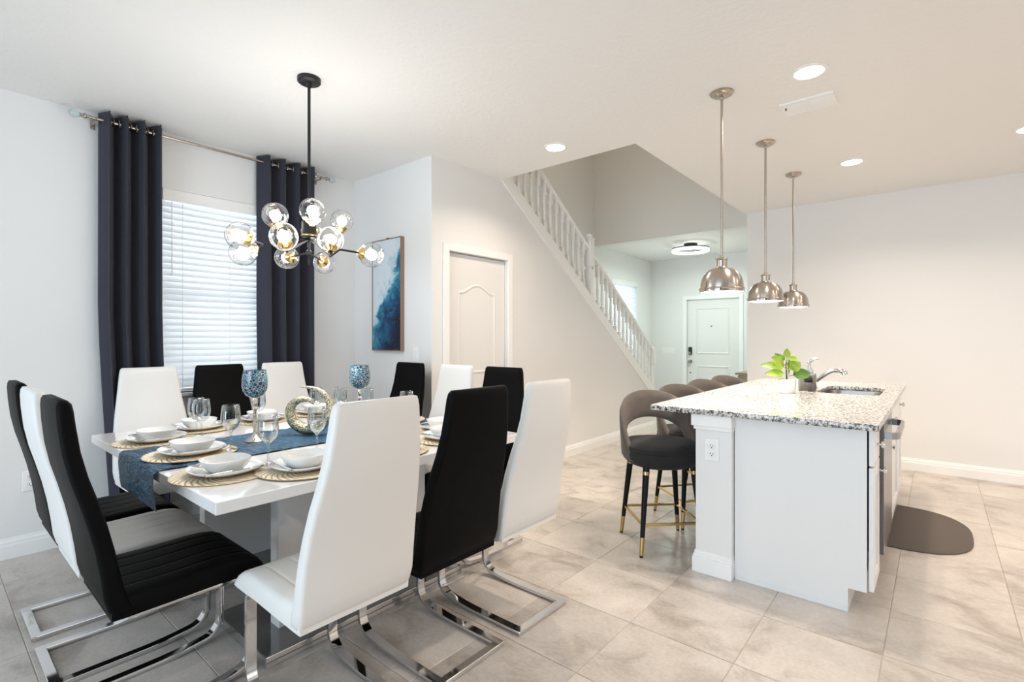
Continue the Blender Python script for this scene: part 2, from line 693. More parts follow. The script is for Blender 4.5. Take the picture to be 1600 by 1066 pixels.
def painting_material():
    """white sky melting into teal, blue and navy with gold flecks; u = local Y (left +), v = local Z"""
    m = bpy.data.materials.new('abstract_blue_canvas')
    m.use_nodes = True
    nt = m.node_tree
    b = nt.nodes['Principled BSDF']
    tc = nt.nodes.new('ShaderNodeTexCoord')
    sp = nt.nodes.new('ShaderNodeSeparateXYZ')
    nt.links.new(tc.outputs['Object'], sp.inputs[0])
    n = nt.nodes.new('ShaderNodeTexNoise')
    n.inputs['Scale'].default_value = 7
    n.inputs['Detail'].default_value = 7
    n.inputs['Roughness'].default_value = 0.62
    n.inputs['Distortion'].default_value = 0.8
    nt.links.new(tc.outputs['Object'], n.inputs['Vector'])

    def math_(op, a, bb):
        q = nt.nodes.new('ShaderNodeMath')
        q.operation = op
        for i, s in enumerate((a, bb)):
            if isinstance(s, (int, float)):
                q.inputs[i].default_value = s
            else:
                nt.links.new(s, q.inputs[i])
        return q.outputs[0]
    # density grows to the right (-Y) and downwards (-Z)
    f = math_('MULTIPLY', sp.outputs['Y'], -2.0)
    g = math_('MULTIPLY', sp.outputs['Z'], -1.15)
    s = math_('ADD', f, g)
    s = math_('ADD', s, math_('MULTIPLY', math_('SUBTRACT', n.outputs['Fac'], 0.5), 1.5))
    s = math_('ADD', s, 0.36)
    r = nt.nodes.new('ShaderNodeValToRGB')
    e = r.color_ramp.elements
    e[0].position = 0.10
    e[0].color = srgb(214, 224, 232)
    e[1].position = 0.95
    e[1].color = srgb(12, 24, 48)
    for p, c in ((0.28, srgb(176, 206, 216)), (0.40, srgb(70, 150, 172)), (0.55, srgb(24, 98, 134)), (0.75, srgb(16, 56, 92))):
        k = e.new(p)
        k.color = c
    nt.links.new(s, r.inputs['Fac'])
    n2 = nt.nodes.new('ShaderNodeTexNoise')
    n2.inputs['Scale'].default_value = 45
    n2.inputs['Detail'].default_value = 3
    nt.links.new(tc.outputs['Object'], n2.inputs['Vector'])
    fl = math_('MULTIPLY', math_('GREATER_THAN', n2.outputs['Fac'], 0.69), math_('GREATER_THAN', s, 0.62))
    mx = nt.nodes.new('ShaderNodeMix')
    mx.data_type = 'RGBA'
    mx.inputs['B'].default_value = srgb(150, 106, 62)
    nt.links.new(fl, mx.inputs['Factor'])
    nt.links.new(r.outputs['Color'], mx.inputs['A'])
    nt.links.new(mx.outputs['Result'], b.inputs['Base Color'])
    b.inputs['Roughness'].default_value = 0.45
    return m


M['tile'] = floor_tile_material()
M['granite'] = granite_material()
M['mosaic'] = mosaic_material()
M['hammered'] = hammered_gold_material()
M['runner'] = runner_material()
M['leaf'] = leaf_material()
M['painting'] = painting_material()
M['mat_gold'] = mat('woven_gold_strand', srgb(166, 142, 106), 0.5, metal=0.2)
M['mat_pale'] = mat('woven_pale_strand', srgb(226, 214, 190), 0.6)
M['frame_gold'] = mat('bronze_frame', srgb(150, 122, 98), 0.5, metal=0.2)
M['dark_grey'] = mat('dark_grey_paint', (0.13, 0.125, 0.13, 1), 0.5)
M['dark_mirror'] = mat('dark_gloss_glass', (0.10, 0.098, 0.096, 1), 0.05, spec=0.9, coat=1.0)
M['soil'] = mat('dark_soil', (0.03, 0.02, 0.015, 1), 0.9)
M['crystal'] = mat('mirrored_mosaic', (0.75, 0.68, 0.62, 1), 0.12, metal=0.9, bump=(120, 0.6, 0.003))
M['finial'] = glass('glass_finial', (0.8, 0.92, 0.95, 1))

# ------------------------------------------------------------------ setting
WY = 4.18      # window wall (inside face)
SY = 3.08      # stair wall (inside face)
FX = 6.30      # far kitchen wall (inside face)
PX = 2.66      # picture wall (inside face)
FY = 1.70      # end of the far wall, foyer side
DX = 9.10      # front-door wall
BX = 7.00      # bulkhead over the foyer

fl = struct(obj('floor', box(new(), -4.2, 9.4, -4.6, 4.4, -0.12, -0.0025), M['grout']), 'beige tiled floor')
tile_me = finish(box(new(), -0.2235, 0.2235, -0.2235, 0.2235, -0.01, 0.0, 0.0015, 1), 'tile')
tile_me.materials.append(M['tile'])
nx = 0
for i in range(-9, 17):
    for j in range(-5, 10):
        cx, cy = 2.105 + 0.45 * (i - 0.5), 0.17 + 0.45 * (j - 0.5)
        if cx < -1.6 or cy < -1.8 or cy > 4.3 or cx > 9.2:
            continue
        if cx > 6.45 and cy < 1.6:
            continue
        t = bpy.data.objects.new('tile', tile_me)
        COL.objects.link(t)
        t.parent = fl
        t.location = (cx, cy, 0)
        nx += 1

# ceiling with the stairwell opening
bm = wall_cells(new(), 'z', H, H + 0.24, -4.2, 9.3, -4.6, 4.4, [(3.49, BX + 0.149, 1.73, WY + 0.1)])
struct(obj('ceiling', bm, M['ceiling']), 'white textured ceiling')
struct(obj('ceiling_upper', box(new(), 2.3, 7.2, 1.5, 4.4, 5.3, 5.4), M['ceiling']))

WIN_D = (1.13, 2.03, 0.90, 2.36)
WIN_F = (7.56, 8.50, 0.90, 2.30)
struct(obj('wall_back', wall_cells(new(), 'y', WY, WY + 0.18, -4.2, 9.3, 0, 5.3, [WIN_D, WIN_F]), M['wall']), 'pale wall with the two blinded windows')
struct(obj('wall_picture', box(new(), PX, PX + 0.11, SY, WY, 0, H), M['wall']), 'short wall carrying the blue picture')
# stair wall: its top follows the flight
D1 = (2.84, 3.585, 0, 2.018)
bm = new()
slope = 0.7035
zt = lambda x: 2.758 - slope * (x - 3.499)
poly = [(PX + 0.11, 0), (D1[0], 0), (D1[0], D1[3]), (D1[1], D1[3]), (D1[1], 0), (6.80, 0), (6.80, zt(6.80)), (3.50, H), (PX + 0.11, H)]
bmv = [[bm.verts.new((x, y, z)) for x, z in poly] for y in (SY, SY + 0.11)]
for ring in bmv:
    bm.faces.new(ring)
for i in range(len(poly)):
    j = (i + 1) % len(poly)
    bm.faces.new((bmv[0][i], bmv[0][j], bmv[1][j], bmv[1][i]))
bmesh.ops.triangulate(bm, faces=[f for f in bm.faces if len(f.verts) > 4])
struct(obj('wall_stair', bm, M['wall']), 'warm white wall under the stairs')
struct(obj('wall_far', box(new(), FX, FX + 0.12, -4.6, FY, 0, H), M['wall']), 'plain wall behind the kitchen island')
struct(obj('wall_foyer', box(new(), FX + 0.12, DX, FY - 0.12, FY, 0, H), M['wall']), 'foyer side wall')
D2 = (2.586, 3.495, 0, 1.985)
struct(obj('wall_door', wall_cells(new(), 'x', DX, DX + 0.15, FY - 0.12, 4.4, 0, H, [D2]), M['wall']), 'foyer wall with the front door')
struct(obj('wall_upper_front', box(new(), BX, BX + 0.15, 1.5, WY, H, 5.3), M['wall']), 'upper wall over the foyer')
struct(obj('wall_upper_side', box(new(), 2.3, BX, 1.61, 1.73, H + 0.24, 5.3), M['wall']))
struct(obj('wall_upper_rear', box(new(), 2.2, 2.32, 1.61, WY, H + 0.24, 5.3), M['wall']))
# room behind the camera
struct(obj('wall_left', wall_cells(new(), 'x', -4.2, -4.0, -4.6, WY, 0, H, [(-0.8, 2.8, 0.0, 2.45)]), M['wall']), 'unseen left wall with an assumed daylight opening')  # bare opening added for the assumed daylight, no doors in it
struct(obj('wall_near', wall_cells(new(), 'y', -4.6, -4.4, -4.2, FX, 0, H, [(-1.1, 3.5, 0.3, 2.55)]), M['wall']), 'unseen near wall with an added light opening')


def baseboard(name, pts_fn, length):
    pass


BB = [(0, 0), (0.016, 0), (0.016, 0.075), (0.012, 0.085), (0.012, 0.097), (0.006, 0.106), (0.004, 0.118), (0, 0.120)]


def base_y(name, y, x0, x1, d=-1):
    bm = new()
    loft(bm, [[(x, y + d * (p[0]), p[1]) for p in BB] for x in (x0, x1)])
    return struct(obj(name, bm, M['trim']))


def base_x(name, x, y0, y1, d=-1):
    bm = new()
    loft(bm, [[(x + d * p[0], y, p[1]) for p in BB] for y in (y0, y1)])
    return struct(obj(name, bm, M['trim']))


base_y('baseboard_back', WY, -4.0, PX)
base_x('baseboard_picture', PX, SY, WY)
base_y('baseboard_stair', SY, 3.67, 6.80)
base_y('baseboard_stair_left', SY, PX, 2.75)
base_x('baseboard_far', FX, -4.4, FY)
base_x('baseboard_door', DX, 3.60, WY)
base_y('baseboard_foyer', FY, FX + 0.12, DX, 1)
base_y('baseboard_foyer_back', WY, 7.0, DX)


# ------------------------------------------------------------------ windows
def make_window(n, wnd, label):
    x0, x1, z0, z1 = wnd
    bm = new()
    for (a, b_, c, d) in ((x0, x0 + 0.05, z0, z1), (x1 - 0.05, x1, z0, z1), (x0 + 0.05, x1 - 0.05, z0, z0 + 0.05), (x0 + 0.05, x1 - 0.05, z1 - 0.05, z1), (x0 + 0.05, x1 - 0.05, (z0 + z1) / 2 - 0.025, (z0 + z1) / 2 + 0.025)):
        box(bm, a, b_, WY + 0.11, WY + 0.16, c, d)
    fr = struct(obj('window_%d' % n, bm, M['plastic']), label)
    obj('pane', box(new(), x0 + 0.05, x1 - 0.05, WY + 0.133, WY + 0.139, z0 + 0.05, z1 - 0.05), M['window_glass'], fr)
    obj('sill', box(new(), x0 - 0.03, x1 + 0.03, WY - 0.03, WY + 0.11, z0 - 0.025, z0, 0.004), M['trim'], fr)
    return fr


make_window(1, WIN_D, 'dining window behind white blinds')
make_window(2, WIN_F, 'foyer window behind white blinds')


def make_blind(wnd, label):
    x0, x1, z0, z1 = wnd
    root = thing('window_blind', label, 'blinds', ((x0 + x1) / 2, WY + 0.035, z0))
    hw = (x1 - x0) / 2 - 0.006
    hgt = z1 - z0
    obj('valance', box(new(), -hw - 0.004, hw + 0.004, -0.042, -0.025, hgt - 0.085, hgt - 0.002, 0.004), M['trim'], root)
    obj('head_rail', box(new(), -hw, hw, -0.022, 0.022, hgt - 0.05, hgt - 0.003), M['plastic'], root)
    sl = finish(bar(new(), (-hw, 0, 0), (hw, 0, 0), 0.050, 0.003), 'slat')
    sl.materials.append(M['blind'])
    z = 0.06
    while z < hgt - 0.085:
        s = bpy.data.objects.new('slat', sl)
        COL.objects.link(s)
        s.parent = root
        s.location = (0, 0, z)
        s.rotation_euler = (math.radians(56), 0, 0)
        z += 0.0447
    obj('bottom_rail', box(new(), -hw, hw, -0.025, 0.025, 0.012, 0.03, 0.003), M['plastic'], root)
    for cx in (-hw * 0.72, 0.0, hw * 0.72):
        obj('ladder_cord', tube(new(), [(cx, -0.024, 0.02), (cx, -0.024, hgt - 0.05)], 0.0022, 6), M['plastic'], root)
    obj('tilt_wand', tube(new(), [(-hw + 0.05, -0.048, hgt - 0.62), (-hw + 0.05, -0.048, hgt - 0.09)], 0.004, 8), M['plastic'], root)
    return root


make_blind(WIN_D, 'white slatted blinds in the dining window between the dark curtains')
make_blind(WIN_F, 'white slatted blinds in the foyer window behind the stair balusters')


# ------------------------------------------------------------------ interior doors
def casing(bm, u0, u1, z1, axis, t, d, w_=0.062):
    """door casing around an opening; t is the wall face, d the side it stands on"""
    for (a, b_, c, e) in ((u0 - w_, u0, 0, z1 + w_), (u1, u1 + w_, 0, z1 + w_), (u0, u1, z1, z1 + w_)):
        lo, hi = sorted((t, t + d * 0.018))
        if axis == 'y':
            box(bm, a, b_, lo, hi, c, e, 0.004)
        else:
            box(bm, lo, hi, a, b_, c, e, 0.004)


dr = thing('closet_door', 'white closet door with arched top panel in the warm stair wall', 'door', ((D1[0] + D1[1]) / 2, SY + 0.03, 0))
hw = (D1[1] - D1[0]) / 2 - 0.004
bm = new()
box(bm, -hw, hw, 0, 0.035, 0.008, D1[3] - 0.006, 0.002)
obj('door_slab', bm, M['door'], dr)


def arched_panel(x0, x1, z0, z1, rise):
    top = []
    n = 30
    for i in range(n + 1):
        t = i / n
        x = x1 + (x0 - x1) * t
        z = z1 + rise * (0.5 - 0.5 * math.cos(2 * PI * min(max((t - 0.06) / 0.88, 0), 1))) ** 0.8
        top.append((x, z))
    return [(x0, z0), (x1, z0)] + top


def ring_mould(outer, inner, y0, y1):
    bm = new()
    A = [bm.verts.new((x, y0, z)) for x, z in outer]
    mid = [((a + c) / 2, (b_ + d) / 2) for (a, b_), (c, d) in zip(outer, inner)]
    B = [bm.verts.new((x, y1, z)) for x, z in mid]
    C = [bm.verts.new((x, y0, z)) for x, z in inner]
    n = len(outer)
    for P_, Q in ((A, B), (B, C)):
        for i in range(n):
            j = (i + 1) % n
            bm.faces.new((P_[i], P_[j], Q[j], Q[i]))
    return bm


px0, px1 = -hw + 0.13, hw - 0.13
for (z0, z1, rise) in ((0.98, 1.70, 0.07), (0.20, 0.82, 0.0)):
    o1 = arched_panel(px0, px1, z0, z1, rise)
    i1 = arched_panel(px0 + 0.03, px1 - 0.03, z0 + 0.03, z1 - 0.03, rise)
    obj('panel_moulding', ring_mould(o1, i1, 0.0, -0.008), M['door'], dr)
for z in (0.25, 1.12, 1.80):
    bm = new()
    lathe(bm, [(0, 0), (0.006, 0), (0.006, 0.09), (0, 0.09)], 8, -hw - 0.002, -0.004, z - 0.045)
    obj('hinge', bm, M['nickel'], dr)
bm = new()
lathe(bm, [(0, 0), (0.03, 0), (0.03, 0.006), (0.012, 0.01), (0.012, 0.035), (0.027, 0.045), (0.027, 0.06), (0, 0.066)], 16)
bmesh.ops.rotate(bm, verts=bm.verts[:], cent=(0, 0, 0), matrix=Matrix.Rotation(PI / 2, 3, 'X'))
obj('door_knob', bm, M['nickel'], dr, True, (hw - 0.06, 0, 0.96))
bm = new()
casing(bm, D1[0], D1[1], D1[3], 'y', SY, -1)
struct(obj('trim_1', bm, M['trim']), 'white casing of the closet door')

fd = thing('front_door', 'white two-panel front door at the end of the foyer', 'door', (DX + 0.03, (D2[0] + D2[1]) / 2, 0))
hw = (D2[1] - D2[0]) / 2 - 0.004
obj('door_slab', box(new(), 0, 0.045, -hw, hw, 0.008, D2[3] - 0.006, 0.002), M['door'], fd)
for (z0, z1) in ((1.0, 1.84), (0.2, 0.80)):
    o1 = [(-hw + 0.16, z0), (hw - 0.16, z0), (hw - 0.16, z1), (-hw + 0.16, z1)]
    i1 = [(-hw + 0.20, z0 + 0.04), (hw - 0.20, z0 + 0.04), (hw - 0.20, z1 - 0.04), (-hw + 0.20, z1 - 0.04)]
    bm = ring_mould(o1, i1, 0.0, -0.012)
    bmesh.ops.transform(bm, matrix=Matrix(((0, 1, 0, 0), (1, 0, 0, 0), (0, 0, 1, 0), (0, 0, 0, 1))), verts=bm.verts[:])
    obj('panel_moulding', bm, M['door'], fd)
ly = hw - 0.055
lock = obj('smart_lock', box(new(), -0.028, 0, ly - 0.034, ly + 0.034, 0.985, 1.125, 0.012), M['black_plastic'], fd, True)
bm = new()
lathe(bm, [(0, 0), (0.024, 0), (0.024, 0.012), (0, 0.014)], 16)
bmesh.ops.rotate(bm, verts=bm.verts[:], cent=(0, 0, 0), matrix=Matrix.Rotation(-PI / 2, 3, 'Y'))
obj('lock_dial', bm, M['nickel'], lock, False, (-0.028, ly, 1.02))
bm = new()
lathe(bm, [(0, 0), (0.032, 0), (0.032, 0.008), (0.012, 0.012), (0.012, 0.035), (0.03, 0.05), (0.03, 0.062), (0, 0.07)], 16)
bmesh.ops.rotate(bm, verts=bm.verts[:], cent=(0, 0, 0), matrix=Matrix.Rotation(-PI / 2, 3, 'Y'))
obj('door_knob', bm, M['nickel'], fd, True, (0, ly, 0.865))
bm = new()
lathe(bm, [(0, 0), (0.011, 0), (0.011, 0.008), (0, 0.008)], 12)
bmesh.ops.rotate(bm, verts=bm.verts[:], cent=(0, 0, 0), matrix=Matrix.Rotation(-PI / 2, 3, 'Y'))
pk = finish(bm, 'peephole')
obj('peephole', pk, M['black_metal'], fd, False, (0, 0.02, 1.50))
bm = new()
lathe(bm, [(0, 0), (0.012, 0), (0.012, 0.008), (0, 0.008)], 12)
bmesh.ops.rotate(bm, verts=bm.verts[:], cent=(0, 0, 0), matrix=Matrix.Rotation(-PI / 2, 3, 'Y'))
obj('door_stop', bm, M['black_metal'], fd, False, (0, ly, 0.66))
for z in (0.3, 1.0, 1.72):
    obj('hinge', lathe(new(), [(0, 0), (0.008, 0), (0.008, 0.11), (0, 0.11)], 8, -0.006, -hw - 0.001, z - 0.05), M['black_metal'], fd)
bm = new()
casing(bm, D2[0], D2[1], D2[3], 'x', DX, -1, 0.07)
struct(obj('trim_2', bm, M['trim']), 'white casing of the front door')


# ------------------------------------------------------------------ staircase
stair = thing('staircase', 'white staircase with turned balusters rising left above the stair wall', 'stairs', (0, 0, 0))
# skirt board that caps the sloped wall
bm = new()
xs0, xs1 = 3.40, 6.86
lo, hi = -0.005, 0.125
poly = [(xs0, zt(xs0) + lo), (xs1, zt(xs1) + lo), (xs1, zt(xs1) + hi), (xs0, zt(xs0) + hi)]
prism(bm, poly, 'y', SY - 0.012, SY + 0.125)
obj('skirt_board', bm, M['trim'], stair)
bm = new()
poly = [(xs0, zt(xs0) + hi), (xs1, zt(xs1) + hi), (xs1, zt(xs1) + hi + 0.02), (xs0, zt(xs0) + hi + 0.02)]
prism(bm, poly, 'y', SY - 0.006, SY + 0.117)
obj('skirt_cap', bm, M['trim'], stair)
zr = lambda x: zt(x) + 0.74       # top of the handrail
bm = new()
sec = [(-0.03, -0.055), (0.03, -0.055), (0.034, -0.02), (0.022, 0.0), (-0.022, 0.0), (-0.034, -0.02)]
loft(bm, [[(x, SY + 0.055 + a, zr(x) + c) for a, c in sec] for x in (2.9, 6.84)])
obj('handrail', bm, M['trim'], stair)
nb = 0
x = 3.585
while x < 6.80:
    if abs(x - 5.13) < 0.06:
        x += 0.1085
        continue
    z0 = zt(x) + hi + 0.02
    z1 = zr(x) - 0.05
    L = z1 - z0
    bm = new()
    q = 0.0195
    box(bm, x - q, x + q, SY + 0.055 - q, SY + 0.055 + q, z0 - 0.01, z0 + 0.13)
    lathe(bm, [(0.018, 0.13), (0.010, 0.14), (0.019, 0.155), (0.013, 0.17), (0.0195, 0.20), (0.014, L - 0.20), (0.012, L - 0.175), (0.018, L - 0.165), (0.012, L - 0.15), (0.018, L - 0.14)], 8, x, SY + 0.055, z0)
    box(bm, x - q, x + q, SY + 0.055 - q, SY + 0.055 + q, z0 + L - 0.14, z0 + L + 0.012)
    obj('baluster', bm, M['trim'], stair)
    x += 0.1085
for (nx_, zb, ztop) in ((5.13, zt(5.13) + 0.06, 2.50), (6.855, 0.0, 1.145)):
    bm = new()
    q = 0.045
    yc = SY + 0.055
    if zb > 0.5:
        box(bm, nx_ - q, nx_ + q, yc - q - 0.012, yc + q, zb, zb + 0.02, 0.003)
        box(bm, nx_ - q + 0.006, nx_ + q - 0.006, yc - q - 0.006, yc + q - 0.006, zb + 0.02, ztop - 0.40)
        lathe(bm, [(0.036, ztop - 0.40), (0.03, ztop - 0.385), (0.042, ztop - 0.37), (0.03, ztop - 0.355)], 12, nx_, yc, 0)
        box(bm, nx_ - q, nx_ + q, yc - q, yc + q, ztop - 0.36, ztop - 0.05, 0.004)
    else:
        box(bm, nx_ - q, nx_ + q, yc - q, yc + q, 0, 0.45, 0.004)
        lathe(bm, [(0.04, 0.45), (0.03, 0.47), (0.042, 0.49), (0.03, 0.52), (0.036, 0.88), (0.03, 0.905), (0.042, 0.92), (0.03, 0.935)], 12, nx_, yc, 0)
        box(bm, nx_ - q, nx_ + q, yc - q, yc + q, 0.93, ztop - 0.05, 0.004)
    box(bm, nx_ - q - 0.008, nx_ + q + 0.008, yc - q - 0.008, yc + q + 0.008, ztop - 0.05, ztop - 0.032, 0.004)
    lathe(bm, [(0.04, -0.032), (0.03, -0.02), (0.042, -0.005), (0.036, 0.01), (0.0, 0.022)], 12, nx_, yc, ztop)
    obj('newel_post', bm, M['trim'], stair)
run, rise = 0.27, 0.19
for i in range(14):
    xa = 6.80 - run * i
    zz = rise * (i + 1)
    if xa - run < 2.8:
        break
    bm = new()
    box(bm, xa - run, xa + 0.02, SY + 0.125, WY, zz - 0.035, zz, 0.004)
    box(bm, xa - run, xa - 0.005, SY + 0.125, WY, max(0.0, zz - rise - 0.1), zz - 0.035)
    obj('step', bm, M['trim'], stair)

# ------------------------------------------------------------------ island
IX0, IX1 = 2.853, 5.20
CT = 0.907
isl = thing('kitchen_island', 'white kitchen island with flat end panel and square pilaster', 'kitchen island', (0, 0, 0))
bm = new()
prism(bm, [(0.322, 0.0), (0.834, 0.0), (0.834, CT - 0.03), (0.249, CT - 0.03), (0.249, 0.112), (0.322, 0.112)], 'x', IX0, IX0 + 0.02)
obj('end_panel', bm, M['cabinet'], isl)
obj('shoe_moulding', box(new(), IX0 - 0.006, IX0, 0.325, 0.83, 0, 0.02, 0.002), M['cabinet'], isl)
obj('pilaster', box(new(), 2.815, 2.97, 0.838, 1.03, 0, CT - 0.03), M['cabinet'], isl)
bm = new()
for (e, z0, z1) in ((0.020, CT - 0.095, CT - 0.03), (0.010, CT - 0.115, CT - 0.095)):
    box(bm, 2.815 - e, 2.99, 0.838 - e * 0.2, 1.03 + e, z0, z1, 0.003)
obj('capital', bm, M['trim'], isl)
bm = new()
for (e, z0, z1) in ((0.016, 0, 0.085), (0.011, 0.085, 0.10), (0.006, 0.10, 0.118)):
    box(bm, 2.815 - e, 2.99, 0.838 - e * 0.2, 1.03 + e, z0, z1, 0.002)
obj('base_moulding', bm, M['trim'], isl)
obj('knee_wall', box(new(), 2.97, IX1, 0.86, 1.03, 0, CT - 0.03), M['wall'], isl)
bm = new()
loft(bm, [[(x, 1.03 + p[0], p[1]) for p in BB] for x in (2.97, IX1)])
obj('knee_baseboard', bm, M['trim'], isl)
bm = new()
box(bm, IX0 + 0.02, 3.155, 0.27, 0.86, 0.11, CT - 0.03)
box(bm, 3.775, 4.13, 0.27, 0.86, 0.11, CT - 0.03)
box(bm, 4.13, 4.88, 0.27, 0.30, 0.11, CT - 0.03)
box(bm, 4.13, 4.88, 0.70, 0.86, 0.11, CT - 0.03)
box(bm, 4.13, 4.88, 0.30, 0.70, 0.11, 0.60)
box(bm, 4.88, IX1, 0.27, 0.86, 0.11, CT - 0.03)
obj('carcass', bm, M['gap'], isl)
obj('far_panel', box(new(), IX1, IX1 + 0.02, 0.249, 1.03, 0, CT - 0.03), M['cabinet'], isl)
obj('toe_kick', box(new(), IX0 + 0.02, IX1, 0.322, 0.34, 0, 0.11), M['cabinet'], isl)


def shaker(x0, x1, z0, z1, name, knob):
    fr = 0.055
    bm = new()
    y0, y1 = 0.222, 0.242
    if z1 - z0 < 0.2:
        box(bm, x0, x1, y0, y1, z0, z1, 0.003)
    else:
        box(bm, x0, x0 + fr, y0, y1, z0, z1, 0.002)
        box(bm, x1 - fr, x1, y0, y1, z0, z1, 0.002)
        box(bm, x0 + fr, x1 - fr, y0, y1, z0, z0 + fr, 0.002)
        box(bm, x0 + fr, x1 - fr, y0, y1, z1 - fr, z1, 0.002)
        box(bm, x0 + fr, x1 - fr, y0 + 0.009, y1 - 0.002, z0 + fr, z1 - fr)
    d = obj(name, bm, M['cabinet'], isl)
    kb = new()
    lathe(kb, [(0, 0), (0.008, 0), (0.006, 0.004), (0.0055, 0.016), (0.015, 0.02), (0.017, 0.027), (0.012, 0.032), (0, 0.033)], 14)
    bmesh.ops.rotate(kb, verts=kb.verts[:], cent=(0, 0, 0), matrix=Matrix.Rotation(PI / 2, 3, 'X'))
    obj('knob', kb, M['chrome'], d, True, (knob[0], y0, knob[1]))
    return d


shaker(IX0 + 0.008, 3.152, 0.70, CT - 0.036, 'drawer', (3.0, 0.785))
shaker(IX0 + 0.008, 3.152, 0.118, 0.692, 'door', (3.12, 0.635))
shaker(3.778, 4.175, 0.118, 0.692, 'door', (3.82, 0.635))
shaker(3.778, 4.175, 0.70, CT - 0.036, 'drawer', (3.98, 0.785))
shaker(4.185, 4.69, 0.118, 0.692, 'door', (4.65, 0.635))
shaker(4.70, 5.195, 0.118, 0.692, 'door', (4.74, 0.635))
shaker(4.185, 5.195, 0.70, CT - 0.036, 'drawer', (4.9, 0.785))

dw = thing('dishwasher', 'stainless dishwasher with bar handle built into the island', 'dishwasher', (3.465, 0.27, 0.0))
obj('tub', box(new(), -0.295, 0.295, 0.02, 0.55, 0.12, CT - 0.035), M['steel'], dw)
obj('door', box(new(), -0.298, 0.298, -0.065, 0.015, 0.195, CT - 0.04, 0.006), M['steel'], dw)
obj('door_edge', box(new(), -0.3005, -0.298, -0.064, 0.015, 0.197, CT - 0.042), M['dark_grey'], dw)
obj('kick_plate', box(new(), -0.295, 0.295, 0.03, 0.05, 0.012, 0.185), M['black_plastic'], dw)
hz = 0.80
pts = [(-0.275, -0.065, hz), (-0.272, -0.094, hz), (-0.255, -0.112, hz), (-0.22, -0.120, hz), (0.22, -0.120, hz), (0.255, -0.112, hz), (0.272, -0.094, hz), (0.275, -0.065, hz)]
bm = new()
rings = []
for i, p in enumerate(pts):
    a = Vector(pts[max(0, i - 1)])
    c = Vector(pts[min(len(pts) - 1, i + 1)])
    t = (c - a).normalized()
    s = Vector((-t.y, t.x, 0))
    P_ = Vector(p)
    rings.append([P_ + s * a2 * 0.007 + Vector((0, 0, b2 * 0.017)) for a2, b2 in ((-1, -1), (1, -1), (1, 1), (-1, 1))])
loft(bm, rings)
obj('handle', bm, M['steel'], dw)

# countertop with the sink hole (2-D curve filled, extruded)
cu = bpy.data.curves.new('counter_outline', 'CURVE')
cu.dimensions = '2D'
cu.fill_mode = 'BOTH'
SINK = (4.505, 0.485, 0.68, 0.38)
for pts2 in (rrect(2.52, 1.085, 0.012, 3), rrect(SINK[2], SINK[3], 0.09, 6)):
    sp = cu.splines.new('POLY')
    sp.points.add(len(pts2) - 1)
    ox, oy = ((2.78 + 1.26, 0.20 + 0.5425) if len(pts2) < 20 else SINK[:2])
    for p, (a, c) in zip(sp.points, pts2):
        p.co = (a + ox, c + oy, 0, 1)
    sp.use_cyclic_u = True
cu.extrude = 0.0125
cu.bevel_depth = 0.0025
cu.bevel_resolution = 1
tmp = bpy.data.objects.new('tmp', cu)
COL.objects.link(tmp)
dg = bpy.context.evaluated_depsgraph_get()
me = bpy.data.meshes.new_from_object(tmp.evaluated_get(dg))
bpy.data.objects.remove(tmp)
me.name = 'island_countertop'
for v in me.vertices:
    v.co.z += CT - 0.015
me.materials.clear()
tag(obj('island_countertop', me, M['granite']), 'speckled grey granite countertop lying over the white island', 'countertop')

# under-mount sink
sx, sy, sw, sh = SINK
bm = new()
rings = []
for (k, z) in ((0.012, CT - 0.032), (0.002, CT - 0.032), (0.0, CT - 0.04), (-0.012, CT - 0.20), (-0.05, CT - 0.215)):
    rings.append([(sx + a, sy + c, z) for a, c in rrect(sw + 2 * k, sh + 2 * k, max(0.03, 0.09 + k), 6)])
loft(bm, rings, True, False)
bm.faces.new([bm.verts[i] for i in range(len(bm.verts) - len(rings[-1]), len(bm.verts))]) if bm.verts.ensure_lookup_table() is None else None
sk = tag(obj('sink', bm, M['steel'], None, True), 'stainless undermount sink bowl sunk in the granite countertop', 'sink')
obj('drain', lathe(new(), [(0, 0.004), (0.02, 0.004), (0.045, 0.006), (0.048, 0.0)], 20, sx, sy, CT - 0.2155), M['chrome'], sk)

# faucet with pull-out spout
fx, fy = 4.50, 0.735
fa = thing('faucet', 'chrome pull-out kitchen faucet with lever behind the sink', 'faucet', (fx, fy, CT))
obj('faucet_body', lathe(new(), [(0, 0), (0.032, 0), (0.032, 0.008), (0.024, 0.014), (0.022, 0.06), (0.026, 0.075), (0.026, 0.1), (0.018, 0.118), (0, 0.122)], 20), M['chrome'], fa, True)
pts = [(0.0, -0.012, 0.05), (0.0, -0.05, 0.085), (0.0, -0.09, 0.118), (0, -0.12, 0.136), (0, -0.145, 0.143), (0, -0.165, 0.142)]
obj('spout', tube(new(), pts, [0.016, 0.015, 0.014, 0.014, 0.015, 0.017], 12), M['chrome'], fa, True)
pts = [(0, -0.16, 0.143), (0, -0.182, 0.138), (0, -0.198, 0.128), (0, -0.204, 0.112)]
obj('spray_head', tube(new(), pts, [0.018, 0.022, 0.026, 0.026], 14), M['chrome'], fa, True)
pts = [(0, 0.0, 0.115), (0.0, 0.022, 0.155), (0.0, 0.03, 0.20), (0.0, 0.0, 0.225), (0.0, -0.035, 0.232)]
obj('lever', tube(new(), pts, [0.012, 0.010, 0.009, 0.012, 0.008], 10), M['chrome'], fa, True)

